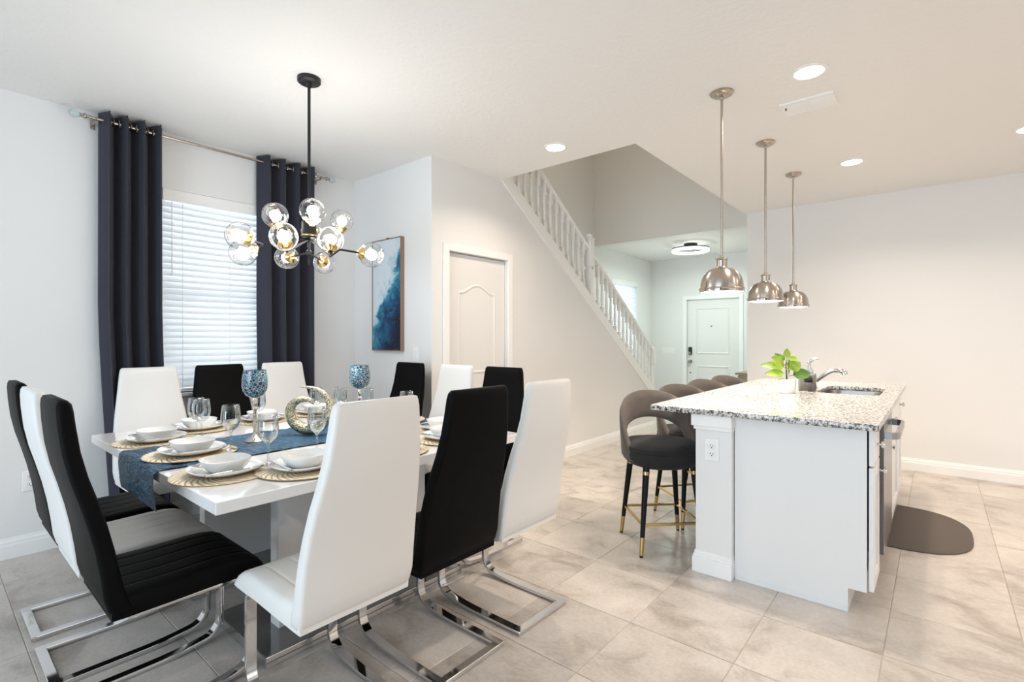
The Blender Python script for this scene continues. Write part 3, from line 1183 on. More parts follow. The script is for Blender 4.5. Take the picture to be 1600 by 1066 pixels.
# ------------------------------------------------------------------ things on the island
pl = thing('potted_plant', 'small green leafy plant in a white pot on the countertop', 'plant', (3.998, 0.815, CT))
obj('pot', lathe(new(), [(0, 0), (0.054, 0), (0.057, 0.004), (0.057, 0.098), (0.052, 0.098), (0.050, 0.088), (0, 0.088)], 28), M['porcelain'], pl, True)
obj('soil', lathe(new(), [(0, 0.0895), (0.0495, 0.0895), (0.0495, 0.086), (0, 0.086)], 20), M['soil'], pl)
obj('stem', tube(new(), [(0, 0, 0.085), (0.004, 0.003, 0.13), (0.0, 0.006, 0.20), (0.006, 0.0, 0.25)], [0.005, 0.004, 0.0035, 0.002], 8), M['soil'], pl, True)


def leaf_mesh(L, W, droop):
    bm = new()
    n, mcols = 8, 4
    grid = []
    for i in range(n + 1):
        t = i / n
        wv = W * (math.sin(PI * min(1, t ** 0.75)) ** 0.7 if 0 < t < 1 else 0.02)
        row = []
        for j in range(-mcols, mcols + 1):
            s = j / mcols
            x = 0.03 + L * t
            y = wv * s
            z = -droop * t * t + 0.10 * W * abs(s) ** 1.5 + 0.05 * W * math.sin(9 * t + 2 * s)
            row.append(bm.verts.new((x, y, z)))
        grid.append(row)
    for i in range(n):
        for j in range(2 * mcols):
            bm.faces.new((grid[i][j], grid[i][j + 1], grid[i + 1][j + 1], grid[i + 1][j]))
    tube(bm, [(0, 0, 0), (0.03, 0, 0.0)], 0.002, 6)
    return bm


# leaves by base and tip (across, up, towards the room), half width
FWD = Vector((0.765, 0.644, 0))
ACR = Vector((0.644, -0.765, 0))
for (b0, t0, W, dr_) in (((0, .075, .0), (-.115, .165, .02), .052, .01), ((0, .13, .0), (.004, .225, -.01), .026, .0), ((0, .055, .02), (-.035, .125, .09), .062, .015), ((.005, .03, .01), (.145, .062, .05), .046, .02),
                         ((0, .045, .01), (-.155, .062, .03), .034, .035), ((0, .09, -.01), (-.165, .115, -.03), .034, .02), ((0, .11, -.01), (.11, .165, -.05), .036, .015), ((0, .08, -.01), (.10, .105, -.03), .042, .01),
                         ((0, .10, -.02), (-.05, .19, -.06), .042, .01), ((0, .06, .0), (.06, .13, .06), .045, .01)):
    P_ = lambda q: ACR * q[0] + Vector((0, 0, 0.09 + q[1])) - FWD * q[2]
    a, c = P_(b0), P_(t0)
    ax = (c - a).normalized()
    nrm = (-FWD * 0.8 + Vector((0, 0, 0.6)))
    nrm = (nrm - ax * nrm.dot(ax)).normalized()
    sd_ = nrm.cross(ax)
    lf = obj('leaf', leaf_mesh((c - a).length - 0.03, W, dr_), M['leaf'], pl, True)
    lf.matrix_local = Matrix.Translation(a) @ Matrix((ax, sd_, nrm)).transposed().to_4x4()

ds = thing('soap_dispenser', 'grey soap dispenser with chrome pump beside the potted plant', 'soap dispenser', (4.27, 0.735, CT))
bm = new()
loft(bm, [[(a, c, z) for a, c in rrect(w1, w2, 0.018, 4)] for (w1, w2, z) in ((0.09, 0.10, 0), (0.096, 0.106, 0.004), (0.096, 0.106, 0.112), (0.088, 0.098, 0.12))])
obj('body', bm, M['grey_ceramic'], ds, True)
obj('pump_collar', lathe(new(), [(0, 0), (0.02, 0), (0.02, 0.02), (0.010, 0.026), (0.008, 0.07), (0.012, 0.075), (0.012, 0.09), (0, 0.093)], 16, 0, -0.01, 0.12), M['chrome'], ds, True)
obj('pump_nozzle', tube(new(), [(0, -0.01, 0.205), (-0.01, -0.035, 0.222), (-0.012, -0.06, 0.238), (-0.012, -0.075, 0.24)], [0.008, 0.006, 0.005, 0.006], 10), M['chrome'], ds, True)
sp_ = tag(obj('scrubber', lathe(new(), [(0, -0.03), (0.014, -0.027), (0.026, -0.014), (0.03, 0), (0.026, 0.014), (0.014, 0.027), (0, 0.03)], 18), M['black_plastic'], None, True, (4.195, 0.715, CT + 0.088)),
          'round black scrubber in the front of the grey soap dispenser', 'scrubber')
hold = obj('scrubber_cup', lathe(new(), [(0.0, -0.044), (0.02, -0.042), (0.033, -0.028), (0.034, -0.02), (0.031, -0.02), (0.03, -0.027), (0.018, -0.036), (0, -0.038)], 18, -0.075, -0.02, 0.088), M['grey_ceramic'], ds, True)


def outlet_plate(name, label, loc, rz, kind, w_=0.075, group=None):
    """plate faces local -Y"""
    r = thing(name, label, 'outlet' if kind == 'outlet' else 'switch', loc, rz)
    obj('plate', box(new(), -w_ / 2, w_ / 2, -0.006, 0, -0.06, 0.06, 0.003), M['plastic'], r)
    if kind == 'outlet':
        for z in (-0.022, 0.022):
            f = obj('receptacle', box(new(), -0.017, 0.017, -0.0085, -0.005, z - 0.016, z + 0.016, 0.006), M['plastic'], r)
            bm = new()
            box(bm, -0.008, -0.005, -0.0092, -0.0084, z - 0.002, z + 0.008)
            box(bm, 0.005, 0.008, -0.0092, -0.0084, z - 0.002, z + 0.007)
            box(bm, -0.003, 0.003, -0.0092, -0.0084, z - 0.011, z - 0.005)
            obj('slots', bm, M['black_plastic'], f)
    else:
        n = max(1, round(w_ / 0.06))
        for i in range(n):
            cx = (i - (n - 1) / 2) * 0.046
            obj('rocker', box(new(), cx - 0.015, cx + 0.015, -0.010, -0.005, -0.032, 0.032, 0.002), M['plastic'], r)
    return r


outlet_plate('wall_outlet', 'white duplex outlet on the island pilaster below the granite', (2.815, 0.94, 0.685), -PI / 2, 'outlet')
outlet_plate('wall_outlet', 'white duplex outlet low on the window wall behind the black chair', (0.455, WY, 0.437), 0, 'outlet')
outlet_plate('wall_outlet', 'white duplex outlet on the warm stair wall beside the white chair', (4.57, SY, 0.455), 0, 'outlet')
outlet_plate('light_switch', 'white single light switch on the wall beside the blue picture', (PX, 3.27, 1.16), -PI / 2, 'switch')
outlet_plate('light_switch', 'wide white switch plate on the foyer wall beside the newel post', (DX, 3.84, 1.05), -PI / 2, 'switch', 0.24)

# anti-fatigue mat
bm = new()
poly = []
for k in range(33):
    a = PI + PI * k / 32
    c, s = math.cos(a), math.sin(a)
    poly.append((4.39 + 0.49 * math.copysign(abs(c) ** 0.7, c), 0.235 + 0.415 * math.copysign(abs(s) ** 0.8, s)))
ins = [(4.39 + (x - 4.39) * 0.975, 0.22 + (y - 0.22) * 0.965) for x, y in poly]
loft(bm, [[(x, y, 0.001) for x, y in poly], [(x, y, 0.008) for x, y in poly], [(x, y, 0.016) for x, y in ins]])
tag(obj('kitchen_mat', bm, M['mat'], None, True), 'dark grey half-oval mat on the floor beside the island', 'mat')


# ------------------------------------------------------------------ bar stools
def make_stool(label):
    t = thing('bar_stool', label, 'bar stool', (0, 0, 0), 0, 'grey velvet stools along the island')
    # seat: faces +x
    def ring(rx, ry, z, n=40):
        return [(a, c, z) for a, c in superel(rx, ry, 2.5, n)]
    bm = new()
    loft(bm, [ring(0.17, 0.17, 0.505), ring(0.205, 0.21, 0.52), ring(0.225, 0.235, 0.555), ring(0.228, 0.238, 0.59), ring(0.224, 0.234, 0.6)])
    obj('seat_base', bm, M['velvet_seat'], t, True)
    bm = new()
    loft(bm, [ring(0.222, 0.228, 0.596), ring(0.229, 0.236, 0.606), ring(0.226, 0.233, 0.63), ring(0.205, 0.212, 0.646), ring(0.15, 0.155, 0.652), ring(0.05, 0.05, 0.654)])
    obj('seat_cushion', bm, M['velvet_seat'], t, True)
    # backrest: a wrap-round shell with an opening above the seat
    bm = new()
    n = 48
    span = math.radians(118)
    inner_o, outer_o = [], []
    rows = 7
    for i in range(n + 1):
        th = -span + 2 * span * i / n
        ad = abs(math.degrees(th))
        ztop = 0.945 - 0.095 * (ad / 65) ** 2.1 if ad < 65 else 0.85 - 0.0052 * (ad - 65)
        zlow = 0.60 + 0.165 * math.sqrt(max(0, 1 - (ad / 66) ** 2)) if ad < 66 else 0.54
        if 62 < ad < 74:
            k = (ad - 62) / 12
            zlow = (0.60 + 0.165 * math.sqrt(max(0, 1 - (62 / 66) ** 2))) * (1 - k) + 0.54 * k
        if zlow > ztop - 0.02:
            zlow = ztop - 0.02
        col_o, col_i = [], []
        for j in range(rows + 1):
            z = zlow + (ztop - zlow) * j / rows
            fl_ = (z - 0.55) / 0.38
            ro = 0.243 + 0.022 * fl_
            e = 0.012 if j in (0, rows) else 0.0
            ca, sa = -math.cos(th), math.sin(th)
            col_o.append(bm.verts.new(((ro - e) * ca * 0.97, (ro - e) * sa, z)))
            ri = ro - 0.038 + e
            zi = z
            col_i.append(bm.verts.new((ri * ca * 0.97, ri * sa, zi)))
        inner_o.append(col_i)
        outer_o.append(col_o)
    for i in range(n):
        for j in range(rows):
            bm.faces.new((outer_o[i][j], outer_o[i + 1][j], outer_o[i + 1][j + 1], outer_o[i][j + 1]))
            bm.faces.new((inner_o[i][j], inner_o[i][j + 1], inner_o[i + 1][j + 1], inner_o[i + 1][j]))
        bm.faces.new((outer_o[i][rows], outer_o[i + 1][rows], inner_o[i + 1][rows], inner_o[i][rows]))
        bm.faces.new((outer_o[i][0], inner_o[i][0], inner_o[i + 1][0], outer_o[i + 1][0]))
    for i in (0, n):
        for j in range(rows):
            bm.faces.new((outer_o[i][j], outer_o[i][j + 1], inner_o[i][j + 1], inner_o[i][j]))
    obj('backrest', bm, M['velvet'], t, True, angle=60)
    ringpts = []
    for k in range(4):
        a = PI / 4 + k * PI / 2
        c, s = math.cos(a), math.sin(a)
        top, bot = 0.205, 0.275
        P_ = lambda z: (c * (bot + (top - bot) * z / 0.53), s * (bot + (top - bot) * z / 0.53), z)
        R_ = lambda z: 0.0115 + 0.009 * z / 0.53
        lg = obj('leg', tube(new(), [P_(0.11), P_(0.535)], [R_(0.11), R_(0.535)], 14), M['black_wood'], t, True)
        obj('brass_tip', tube(new(), [P_(0.012), P_(0.115)], [R_(0.0), R_(0.115) + 0.0005], 14), M['brass'], lg, True)
        obj('foot_pad', tube(new(), [P_(0.0), P_(0.012)], [0.010, 0.0105], 12), M['black_metal'], lg, True)
        obj('brass_collar', tube(new(), [P_(0.475), P_(0.495)], [R_(0.475) + 0.0012, R_(0.495) + 0.0012], 14), M['brass'], lg, True)
        ringpts.append(Vector(P_(0.185)) * 1.0)
    bm = new()
    for k in range(4):
        p, q = ringpts[k], ringpts[(k + 1) % 4]
        bar(bm, p, q, 0.014, 0.014)
    obj('foot_ring', bm, M['brass'], t)
    return t


st0 = make_stool('grey velvet stool nearest the camera, all four brass-tipped legs showing')
st0.location = (3.043, 1.335, 0)
st0.rotation_euler = (0, 0, math.radians(-135))
for (x, y, a, lb) in ((3.62, 1.347, -128, 'grey velvet stool directly behind the nearest stool, half hidden by granite'),
                      (4.20, 1.347, -125, 'grey velvet stool third along the granite edge, only its top showing'),
                      (4.78, 1.347, -122, 'grey velvet stool farthest along the island, beside the wall corner')):
    dup(st0, (x, y, 0), math.radians(a), lb)

# ------------------------------------------------------------------ dining table
TX0, TX1, TY0, TY1, TZ = 0.633, 2.205, 1.795, 3.575, 0.76
tb = thing('dining_table', 'square white high-gloss dining table on two slab pedestals with chrome-edged base plates', 'table', (0, 0, 0))
obj('tabletop', box(new(), TX0, TX1, TY0, TY1, TZ - 0.042, TZ, 0.003), M['lacquer'], tb)
for (y0, y1) in ((2.165, 2.242), (3.02, 3.097)):
    obj('pedestal', box(new(), 1.012, 1.822, y0, y1, 0.047, TZ - 0.042, 0.002), M['lacquer_side'], tb)
for (y0, y1) in ((2.005, 2.507), (2.80, 3.302)):
    bp_ = obj('base_plate', box(new(), 0.887, 1.947, y0, y1, 0.0, 0.0445, 0.002), M['chrome'], tb)
    obj('plate_top', box(new(), 0.889, 1.945, y0 + 0.002, y1 - 0.002, 0.0445, 0.047, 0.0008), M['dark_mirror'], bp_)


# ------------------------------------------------------------------ dining chairs
def make_chair(name, label, leather):
    """faces +x, origin under the rear floor bar"""
    t = thing(name, label, 'chair')
    # backrest: stations (z, x of back face, thickness, half width)
    S = [(0.392, 0.120, 0.030, 0.176), (0.397, 0.098, 0.056, 0.194), (0.408, 0.082, 0.067, 0.205), (0.430, 0.070, 0.066, 0.211), (0.47, 0.060, 0.058, 0.215), (0.54, 0.052, 0.052, 0.214), (0.62, 0.040, 0.050, 0.211), (0.70, 0.024, 0.049, 0.205),
         (0.78, 0.004, 0.048, 0.197), (0.86, -0.018, 0.047, 0.185), (0.94, -0.034, 0.046, 0.174), (1.02, -0.043, 0.045, 0.165), (1.07, -0.046, 0.043, 0.160), (1.092, -0.045, 0.038, 0.156), (1.103, -0.040, 0.024, 0.148)]
    bm = new()
    rings = []
    for z, xb, th, hwid in S:
        pts = rrect(th, 2 * hwid, min(0.016, th / 2.05), 4)
        rings.append([(xb + th / 2 + a, c, z) for a, c in pts])
    loft(bm, rings)
    bk = obj('backrest', bm, leather, t, True, angle=75)
    # seat with grooves running front to back
    bm = new()
    ST = [(0.080, 0.455, 0.060), (0.12, 0.472, 0.078), (0.25, 0.470, 0.074), (0.40, 0.474, 0.074), (0.46, 0.472, 0.074), (0.505, 0.464, 0.066), (0.535, 0.448, 0.050), (0.552, 0.426, 0.028), (0.556, 0.410, 0.010)]
    ys = []
    hwid = 0.207
    grooves = [-0.13, -0.045, 0.045, 0.13]
    ytop = [-hwid]
    for g in grooves:
        ytop += [g - 0.007, g, g + 0.007]
    ytop += [hwid]
    rings = []
    for x, zt_, th in ST:
        ring = []
        # top, left to right
        ring.append((x, -hwid, zt_ - min(th * 0.5, 0.022)))
        ring.append((x, -hwid + 0.006, zt_ - 0.007))
        ring.append((x, -hwid + 0.020, zt_))
        for g in grooves:
            ring += [(x, g - 0.014, zt_), (x, g - 0.004, zt_ - 0.0002), (x, g, zt_ - 0.0024), (x, g + 0.004, zt_ - 0.0002), (x, g + 0.014, zt_)]
        ring.append((x, hwid - 0.020, zt_))
        ring.append((x, hwid - 0.006, zt_ - 0.007))
        ring.append((x, hwid, zt_ - min(th * 0.5, 0.022)))
        ring.append((x, hwid - 0.004, zt_ - th))
        ring.append((x, -hwid + 0.004, zt_ - th))
        rings.append(ring)
    loft(bm, rings)
    obj('seat', bm, leather, t, True, angle=50)
    # chrome side rails: under the seat, down the front, back along the floor
    path = [(0.13, 0.386), (0.482, 0.386)] + [(0.482 + 0.045 * math.sin(a), 0.341 + 0.045 * math.cos(a)) for a in (0.3, 0.6, 0.9, 1.2, PI / 2)]
    path += [(0.527, 0.12)] + [(0.457 + 0.07 * math.cos(a), 0.100 - 0.075 * math.sin(a)) for a in (0.2, 0.45, 0.7, 0.95, 1.2, 1.42)]
    path += [(0.42, 0.0185), (0.36, 0.0125), (0.31, 0.0100), (0.27, 0.0095), (0.018, 0.0095)]
    for sgn in (-1, 1):
        bm = new()
        rings = []
        for i, (x, z) in enumerate(path):
            a = Vector(path[max(0, i - 1)])
            b_ = Vector(path[min(len(path) - 1, i + 1)])
            tt = (b_ - a).normalized()
            nn = Vector((-tt.y, tt.x))
            h_ = 0.009
            rings.append([(x + nn.x * k * h_, sgn * 0.162 + m_ * 0.018, z + nn.y * k * h_) for k, m_ in ((-1, -1), (-0.6, -1.06), (0.6, -1.06), (1, -1), (1, 1), (0.6, 1.06), (-0.6, 1.06), (-1, 1))])
        loft(bm, rings)
        obj('leg', bm, M['chrome'], t, True, angle=35)
    obj('floor_bar', box(new(), 0.0, 0.036, -0.181, 0.181, 0.0004, 0.0186, 0.003), M['chrome'], t)
    obj('seat_rail', box(new(), 0.14, 0.176, -0.145, 0.145, 0.378, 0.394, 0.002), M['chrome'], t)
    return t


CH = {
    'L1': ((0.325, 2.205, 0), 0.0, 'b', 'black dining chair at the left end, nearest the camera, whole seat showing'),
    'L2': ((0.320, 2.665, 0), 0.0, 'w', 'white dining chair wedged between two black chairs at the left end'),
    'L3': ((0.322, 3.125, 0), 0.0, 'b', 'black dining chair at the left end, closest to the window wall'),
    'N1': ((0.955, 1.390, 0), PI / 2, 'w', 'large white dining chair in the foreground with its back to the camera'),
    'N2': ((1.425, 1.395, 0), PI / 2, 'b', 'black dining chair seen from behind between two white chairs'),
    'N3': ((1.876, 1.385, 0), PI / 2, 'w', 'white dining chair seen from behind at the table corner facing the stools'),
    'F1': ((1.005, 3.962, 0), -PI / 2, 'w', 'white dining chair facing us in front of the left curtain'),
    'F2': ((1.435, 3.962, 0), -PI / 2, 'b', 'black dining chair facing us in front of the middle of the blinds'),
    'F3': ((1.895, 3.962, 0), -PI / 2, 'w', 'white dining chair facing us in front of the right curtain'),
    'R1': ((2.490, 3.165, 0), PI, 'b', 'black dining chair before the blue picture wall at the table\'s far corner'),
    'R2': ((2.490, 2.640, 0), PI, 'w', 'white dining chair in front of the closet door'),
    'R3': ((2.500, 2.200, 0), PI, 'b', 'black dining chair seen from the front, right of the closet door chair'),
}
protos = {}
for code, (loc, rz, c, lb) in CH.items():
    g = 'black dining chairs around the table' if c == 'b' else 'white dining chairs around the table'
    if c not in protos:
        protos[c] = make_chair('dining_chair', lb, M['black_leather'] if c == 'b' else M['white_leather'])
        protos[c]['group'] = g
        protos[c].location = loc
        protos[c].rotation_euler = (0, 0, rz)
    else:
        dup(protos[c], loc, rz, lb, g)

# ------------------------------------------------------------------ table runner
RY0, RY1 = 2.385, 2.925
bm = new()
prof = []
hang = 0.155
for k in range(9):
    prof.append((TX0 - 0.006 - 0.012 * math.sin(k / 8 * 2.4), TZ - hang + hang * k / 8 - 0.004))
prof += [(TX0 - 0.003, TZ + 0.001), (TX0 + 0.004, TZ + 0.003)]
nseg = 120
for k in range(1, nseg):
    prof.append((TX0 + 0.004 + (TX1 - TX0 - 0.008) * k / nseg, TZ + 0.003))
prof += [(TX1 - 0.004, TZ + 0.003), (TX1 + 0.003, TZ + 0.001)]
for k in range(9):
    prof.append((TX1 + 0.006 + 0.01 * math.sin((8 - k) / 8 * 2.4), TZ - 0.004 - hang * k / 8))
ny = 44
grid = []
for (x, z) in prof:
    row = []
    for j in range(ny + 1):
        y = RY0 + (RY1 - RY0) * j / ny
        nval = noise.noise(Vector((x * 26, y * 11, z * 20)))
        top = z > TZ
        row.append(bm.verts.new((x + (0 if top else 0.003 * nval), y + 0.004 * math.sin(x * 23 + z * 15), z + (max(0, 0.003 + 0.006 * nval) if top else 0))))
    grid.append(row)
for a, b_ in zip(grid, grid[1:]):
    for j in range(ny):
        bm.faces.new((a[j], a[j + 1], b_[j + 1], b_[j]))
tag(obj('table_runner', bm, M['runner'], None, True), 'crinkled blue table runner hanging over the left end of the table', 'table runner')


# ------------------------------------------------------------------ place settings
def placemat_mesh():
    bm = new()
    R, n = 0.186, 96
    radii = [0.03, 0.06, 0.09, 0.12, 0.145, 0.165, 0.179]
    rows = []
    for ri, r in enumerate(radii):
        tw = 1.4 * r / R
        rows.append([bm.verts.new((r * math.cos(2 * PI * i / n + tw), r * math.sin(2 * PI * i / n + tw), 0.0028 if (i % 3) < 2 else 0.0016)) for i in range(n)])
    for a, b_ in zip(rows, rows[1:]):
        for i in range(n):
            j = (i + 1) % n
            f = bm.faces.new((a[i], a[j], b_[j], b_[i]))
            f.material_index = 0 if i % 3 == 2 else 1
    rim = [bm.verts.new((R * math.cos(2 * PI * i / n + 1.4), R * math.sin(2 * PI * i / n + 1.4), 0.003)) for i in range(n)]
    rim2 = [bm.verts.new((R * math.cos(2 * PI * i / n + 1.4), R * math.sin(2 * PI * i / n + 1.4), 0.0)) for i in range(n)]
    for i in range(n):
        j = (i + 1) % n
        f = bm.faces.new((rows[-1][i], rows[-1][j], rim[j], rim[i]))
        f.material_index = 0 if i % 2 else 1
        bm.faces.new((rim[i], rim[j], rim2[j], rim2[i]))
    bm.faces.new(rows[0])
    bm.faces.new(rim2[::-1])
    return bm


def dish_mesh(half, n_, prof):
    bm = new()
    rings = [[(a, c, z) for a, c in superel(half * k, half * k, n_, 48)] for k, z in prof]
    return loft(bm, rings)


def fork_mesh():
    bm = new()
    tube(bm, [(-0.10, 0, 0.003), (-0.05, 0, 0.006), (0.0, 0, 0.009), (0.03, 0, 0.007)], [0.0055, 0.004, 0.003, 0.0045], 8)
    box(bm, 0.028, 0.052, -0.0115, 0.0115, 0.004, 0.0065, 0.001)
    for k in range(4):
        y = (k - 1.5) * 0.0063
        tube(bm, [(0.05, y, 0.005), (0.075, y, 0.006), (0.095, y, 0.010)], [0.0021, 0.0019, 0.001], 6)
    return bm


def knife_mesh():
    bm = new()
    box(bm, -0.11, -0.015, -0.0065, 0.0065, 0.0, 0.007, 0.002)
    prism(bm, [(-0.015, -0.008), (0.085, -0.008), (0.105, 0.0), (0.10, 0.008), (-0.015, 0.006)], 'z', 0.001, 0.0035)
    return bm


WG = [(0, 0), (0.034, 0.0005), (0.0345, 0.002), (0.02, 0.005), (0.006, 0.010), (0.0042, 0.03), (0.0042, 0.075), (0.007, 0.086), (0.018, 0.096), (0.032, 0.110), (0.040, 0.128), (0.0425, 0.148), (0.041, 0.172), (0.0365, 0.211),
      (0.0355, 0.2118), (0.0348, 0.211), (0.0392, 0.172), (0.0407, 0.148), (0.0383, 0.129), (0.0308, 0.112), (0.017, 0.099), (0.005, 0.094), (0, 0.0935)]

mesh_mat = finish(placemat_mesh(), 'placemat')
mesh_mat.materials.append(M['mat_gold'])
mesh_mat.materials.append(M['mat_pale'])
mesh_plate = finish(dish_mesh(0.131, 2.35, [(0.60, 0.0), (0.70, 0.003), (0.90, 0.014), (1.0, 0.022), (1.0, 0.025), (0.97, 0.0255), (0.88, 0.018), (0.70, 0.0085), (0.60, 0.007), (0.2, 0.0065)]), 'plate', True, 60)
mesh_plate.materials.append(M['porcelain'])
mesh_bowl = finish(dish_mesh(0.088, 2.6, [(0.58, 0.0), (0.66, 0.002), (0.84, 0.018), (0.95, 0.035), (1.0, 0.046), (1.0, 0.049), (0.965, 0.0495), (0.92, 0.037), (0.80, 0.020), (0.62, 0.008), (0.2, 0.006)]), 'bowl', True, 60)
mesh_bowl.materials.append(M['porcelain'])
mesh_fork = finish(fork_mesh(), 'fork', True)
mesh_fork.materials.append(M['chrome'])
mesh_knife = finish(knife_mesh(), 'knife')
mesh_knife.materials.append(M['chrome'])
mesh_wine = finish(lathe(new(), WG, 28), 'wine_glass', True, 60)
mesh_wine.materials.append(M['wine_glass'])


def put(name, me, loc, rz, label, cat, group, rx=0.0):
    o = bpy.data.objects.new(name, me)
    COL.objects.link(o)
    o.location = loc
    o.rotation_euler = (0, rx, rz)
    return tag(o, label, cat, group)


# code: mat centre, diner's heading, wine glass spot, where, which
SET = {
    'L1': ((0.795, 2.165), 0.0, (0.960, 2.150), 'at the left-end setting nearest the camera'),
    'L2': ((0.818, 2.608), 0.0, (0.963, 2.545), 'at the left-end setting on the blue runner'),
    'L3': ((0.815, 3.120), 0.0, (0.985, 2.985), 'at the left-end setting nearest the window'),
    'N1': ((1.035, 1.985), PI / 2, (1.225, 2.235), 'at the setting of the foreground white chair'),
    'N2': ((1.450, 1.987), PI / 2, (1.60, 2.22), 'at the near-side setting before the black chair'),
    'N3': ((1.830, 1.987), PI / 2, (1.80, 2.26), 'at the near-side setting by the right corner'),
    'F1': ((1.080, 3.315), -PI / 2, (0.99, 3.075), 'at the window-side setting left of the black chair'),
    'F2': ((1.465, 3.365), -PI / 2, (1.34, 3.13), 'at the window-side setting before the black chair'),
    'F3': ((1.840, 3.365), -PI / 2, (1.71, 3.13), 'at the window-side setting before the right white chair'),
    'R1': ((2.010, 3.130), PI, (1.82, 3.02), 'at the right-end setting by the picture wall'),
    'R2': ((2.000, 2.665), PI, (1.86, 2.78), 'at the right-end setting on the runner'),
    'R3': ((2.013, 2.225), PI, (1.88, 2.40), 'at the right-end setting nearest the camera'),
}
zm = TZ + 0.0005
for code, ((mx_, my_), hd, wgp, where) in SET.items():
    on_runner = RY0 - 0.02 < my_ < RY1 + 0.02
    z = zm + (0.010 if on_runner else (0.0032 if code[0] == 'N' or code in ('F1', 'F3') else 0.0))
    fwd = Vector((math.cos(hd), math.sin(hd)))
    lft = Vector((-fwd.y, fwd.x))
    put('placemat', mesh_mat, (mx_, my_, z), random.uniform(0, 1), 'round woven gold placemat ' + where, 'placemat', 'round woven gold placemats')
    zp = z + 0.0035
    pc = Vector((mx_, my_)) + fwd * 0.005
    put('plate', mesh_plate, (pc.x, pc.y, zp), hd, 'square white plate under the bowl ' + where, 'plate', 'square white plates')
    put('bowl', mesh_bowl, (pc.x, pc.y, zp + 0.008), hd, 'square white bowl ' + where, 'bowl', 'square white bowls')
    fp = pc + lft * 0.102
    put('fork', mesh_fork, (fp.x, fp.y, zp + 0.019), hd, 'silver fork on the plate ' + where, 'fork', 'silver forks')
    kp = pc - lft * 0.104
    put('knife', mesh_knife, (kp.x, kp.y, zp + 0.021), hd, 'silver knife on the plate ' + where, 'knife', 'silver knives')
    wz = TZ + (0.010 if RY0 - 0.03 < wgp[1] < RY1 + 0.03 else 0.0005)
    if code == 'L1':
        wz = TZ + 0.0072
    put('wine_glass', mesh_wine, (wgp[0], wgp[1], wz), 0, 'clear stemmed wine glass ' + where, 'wine glass', 'clear wine glasses')

# ------------------------------------------------------------------ candle holders, ornament
def candle_holder(x, y, label):
    t = thing('candle_holder', label, 'candle holder', (x, y, TZ + 0.0075), 0, 'blue mosaic candle holders on the runner')
    obj('bowl', lathe(new(), [(0, 0.222), (0.02, 0.224), (0.042, 0.236), (0.056, 0.258), (0.061, 0.285), (0.060, 0.32), (0.053, 0.365), (0.050, 0.365), (0.056, 0.32), (0.057, 0.286), (0.052, 0.262), (0.038, 0.242), (0, 0.232)], 32), M['mosaic'], t, True)
    obj('stem', lathe(new(), [(0.012, 0.03), (0.008, 0.05), (0.009, 0.10), (0.008, 0.155), (0.015, 0.165), (0.015, 0.172), (0.009, 0.18), (0.016, 0.195), (0.017, 0.21), (0.013, 0.226)], 20), M['crystal'], t, True)
    obj('foot', lathe(new(), [(0, 0), (0.048, 0), (0.048, 0.005), (0.035, 0.016), (0.018, 0.026), (0.011, 0.035), (0, 0.036)], 24), M['crystal'], t, True)
    return t


c0 = candle_holder(1.131, 2.683, 'blue mosaic goblet candle holder standing in front of the blinds, left one')
dup(c0, (1.735, 2.665, TZ + 0.0075), 0.7, 'blue mosaic goblet candle holder in front of the picture wall')

CW = Vector((0, 0, 1.30))
FW = Vector((math.cos(math.radians(40.12)), math.sin(math.radians(40.12)), 0))
RT = Vector((FW.y, -FW.x, 0))


def room(px, py, depth):
    """room position of a surveyed sight line at a known distance"""
    return CW + (FW + RT * ((px - 800) / 787.862) + Vector((0, 0, 1)) * ((527.478 - py) / 787.862)) * depth


pts_px = [(490.5, 640, 3), (484, 634.5, 5), (474, 633, 7.5), (463, 636, 9), (456, 643, 10), (453.5, 652, 11), (455.5, 663, 12), (462, 672, 13), (472, 678, 13.5), (484, 679.5, 13.5), (496, 677, 13), (506, 670, 12), (513, 661, 11), (516, 650, 10),
          (515, 639, 9), (510, 629, 7.5), (502, 621.5, 6), (491, 616.5, 4.6), (478, 614.2, 2.6), (467, 613.8, 0.7)]
DO = 2.765
bm = new()
base = room(479, 688.5, DO)
base.z = TZ + 0.008
P3 = [room(x, y + 1, DO) - base for x, y, r in pts_px]
# smooth by subdividing with a Catmull-Rom
fine, rad = [], []
for i in range(len(P3) - 1):
    p0, p1, p2, p3 = P3[max(0, i - 1)], P3[i], P3[i + 1], P3[min(len(P3) - 1, i + 2)]
    for k in range(3):
        t = k / 3
        fine.append(0.5 * ((2 * p1) + (p2 - p0) * t + (2 * p0 - 5 * p1 + 4 * p2 - p3) * t * t + (3 * p1 - p0 - 3 * p2 + p3) * t ** 3))
        rad.append((pts_px[i][2] * (1 - t) + pts_px[i + 1][2] * t) * 0.66 * DO / 787.862)
fine.append(P3[-1])
rad.append(0.0015)
lowest = min(p.z - r for p, r in zip(fine, rad))
fine = [p - Vector((0, 0, lowest)) for p in fine]
tube(bm, fine, rad, 14)
tag(obj('curl_ornament', bm, M['hammered'], None, True, base), 'gold hammered double-curl ornament on the blue runner', 'ornament')

# ------------------------------------------------------------------ curtains and rod
CY = 4.085


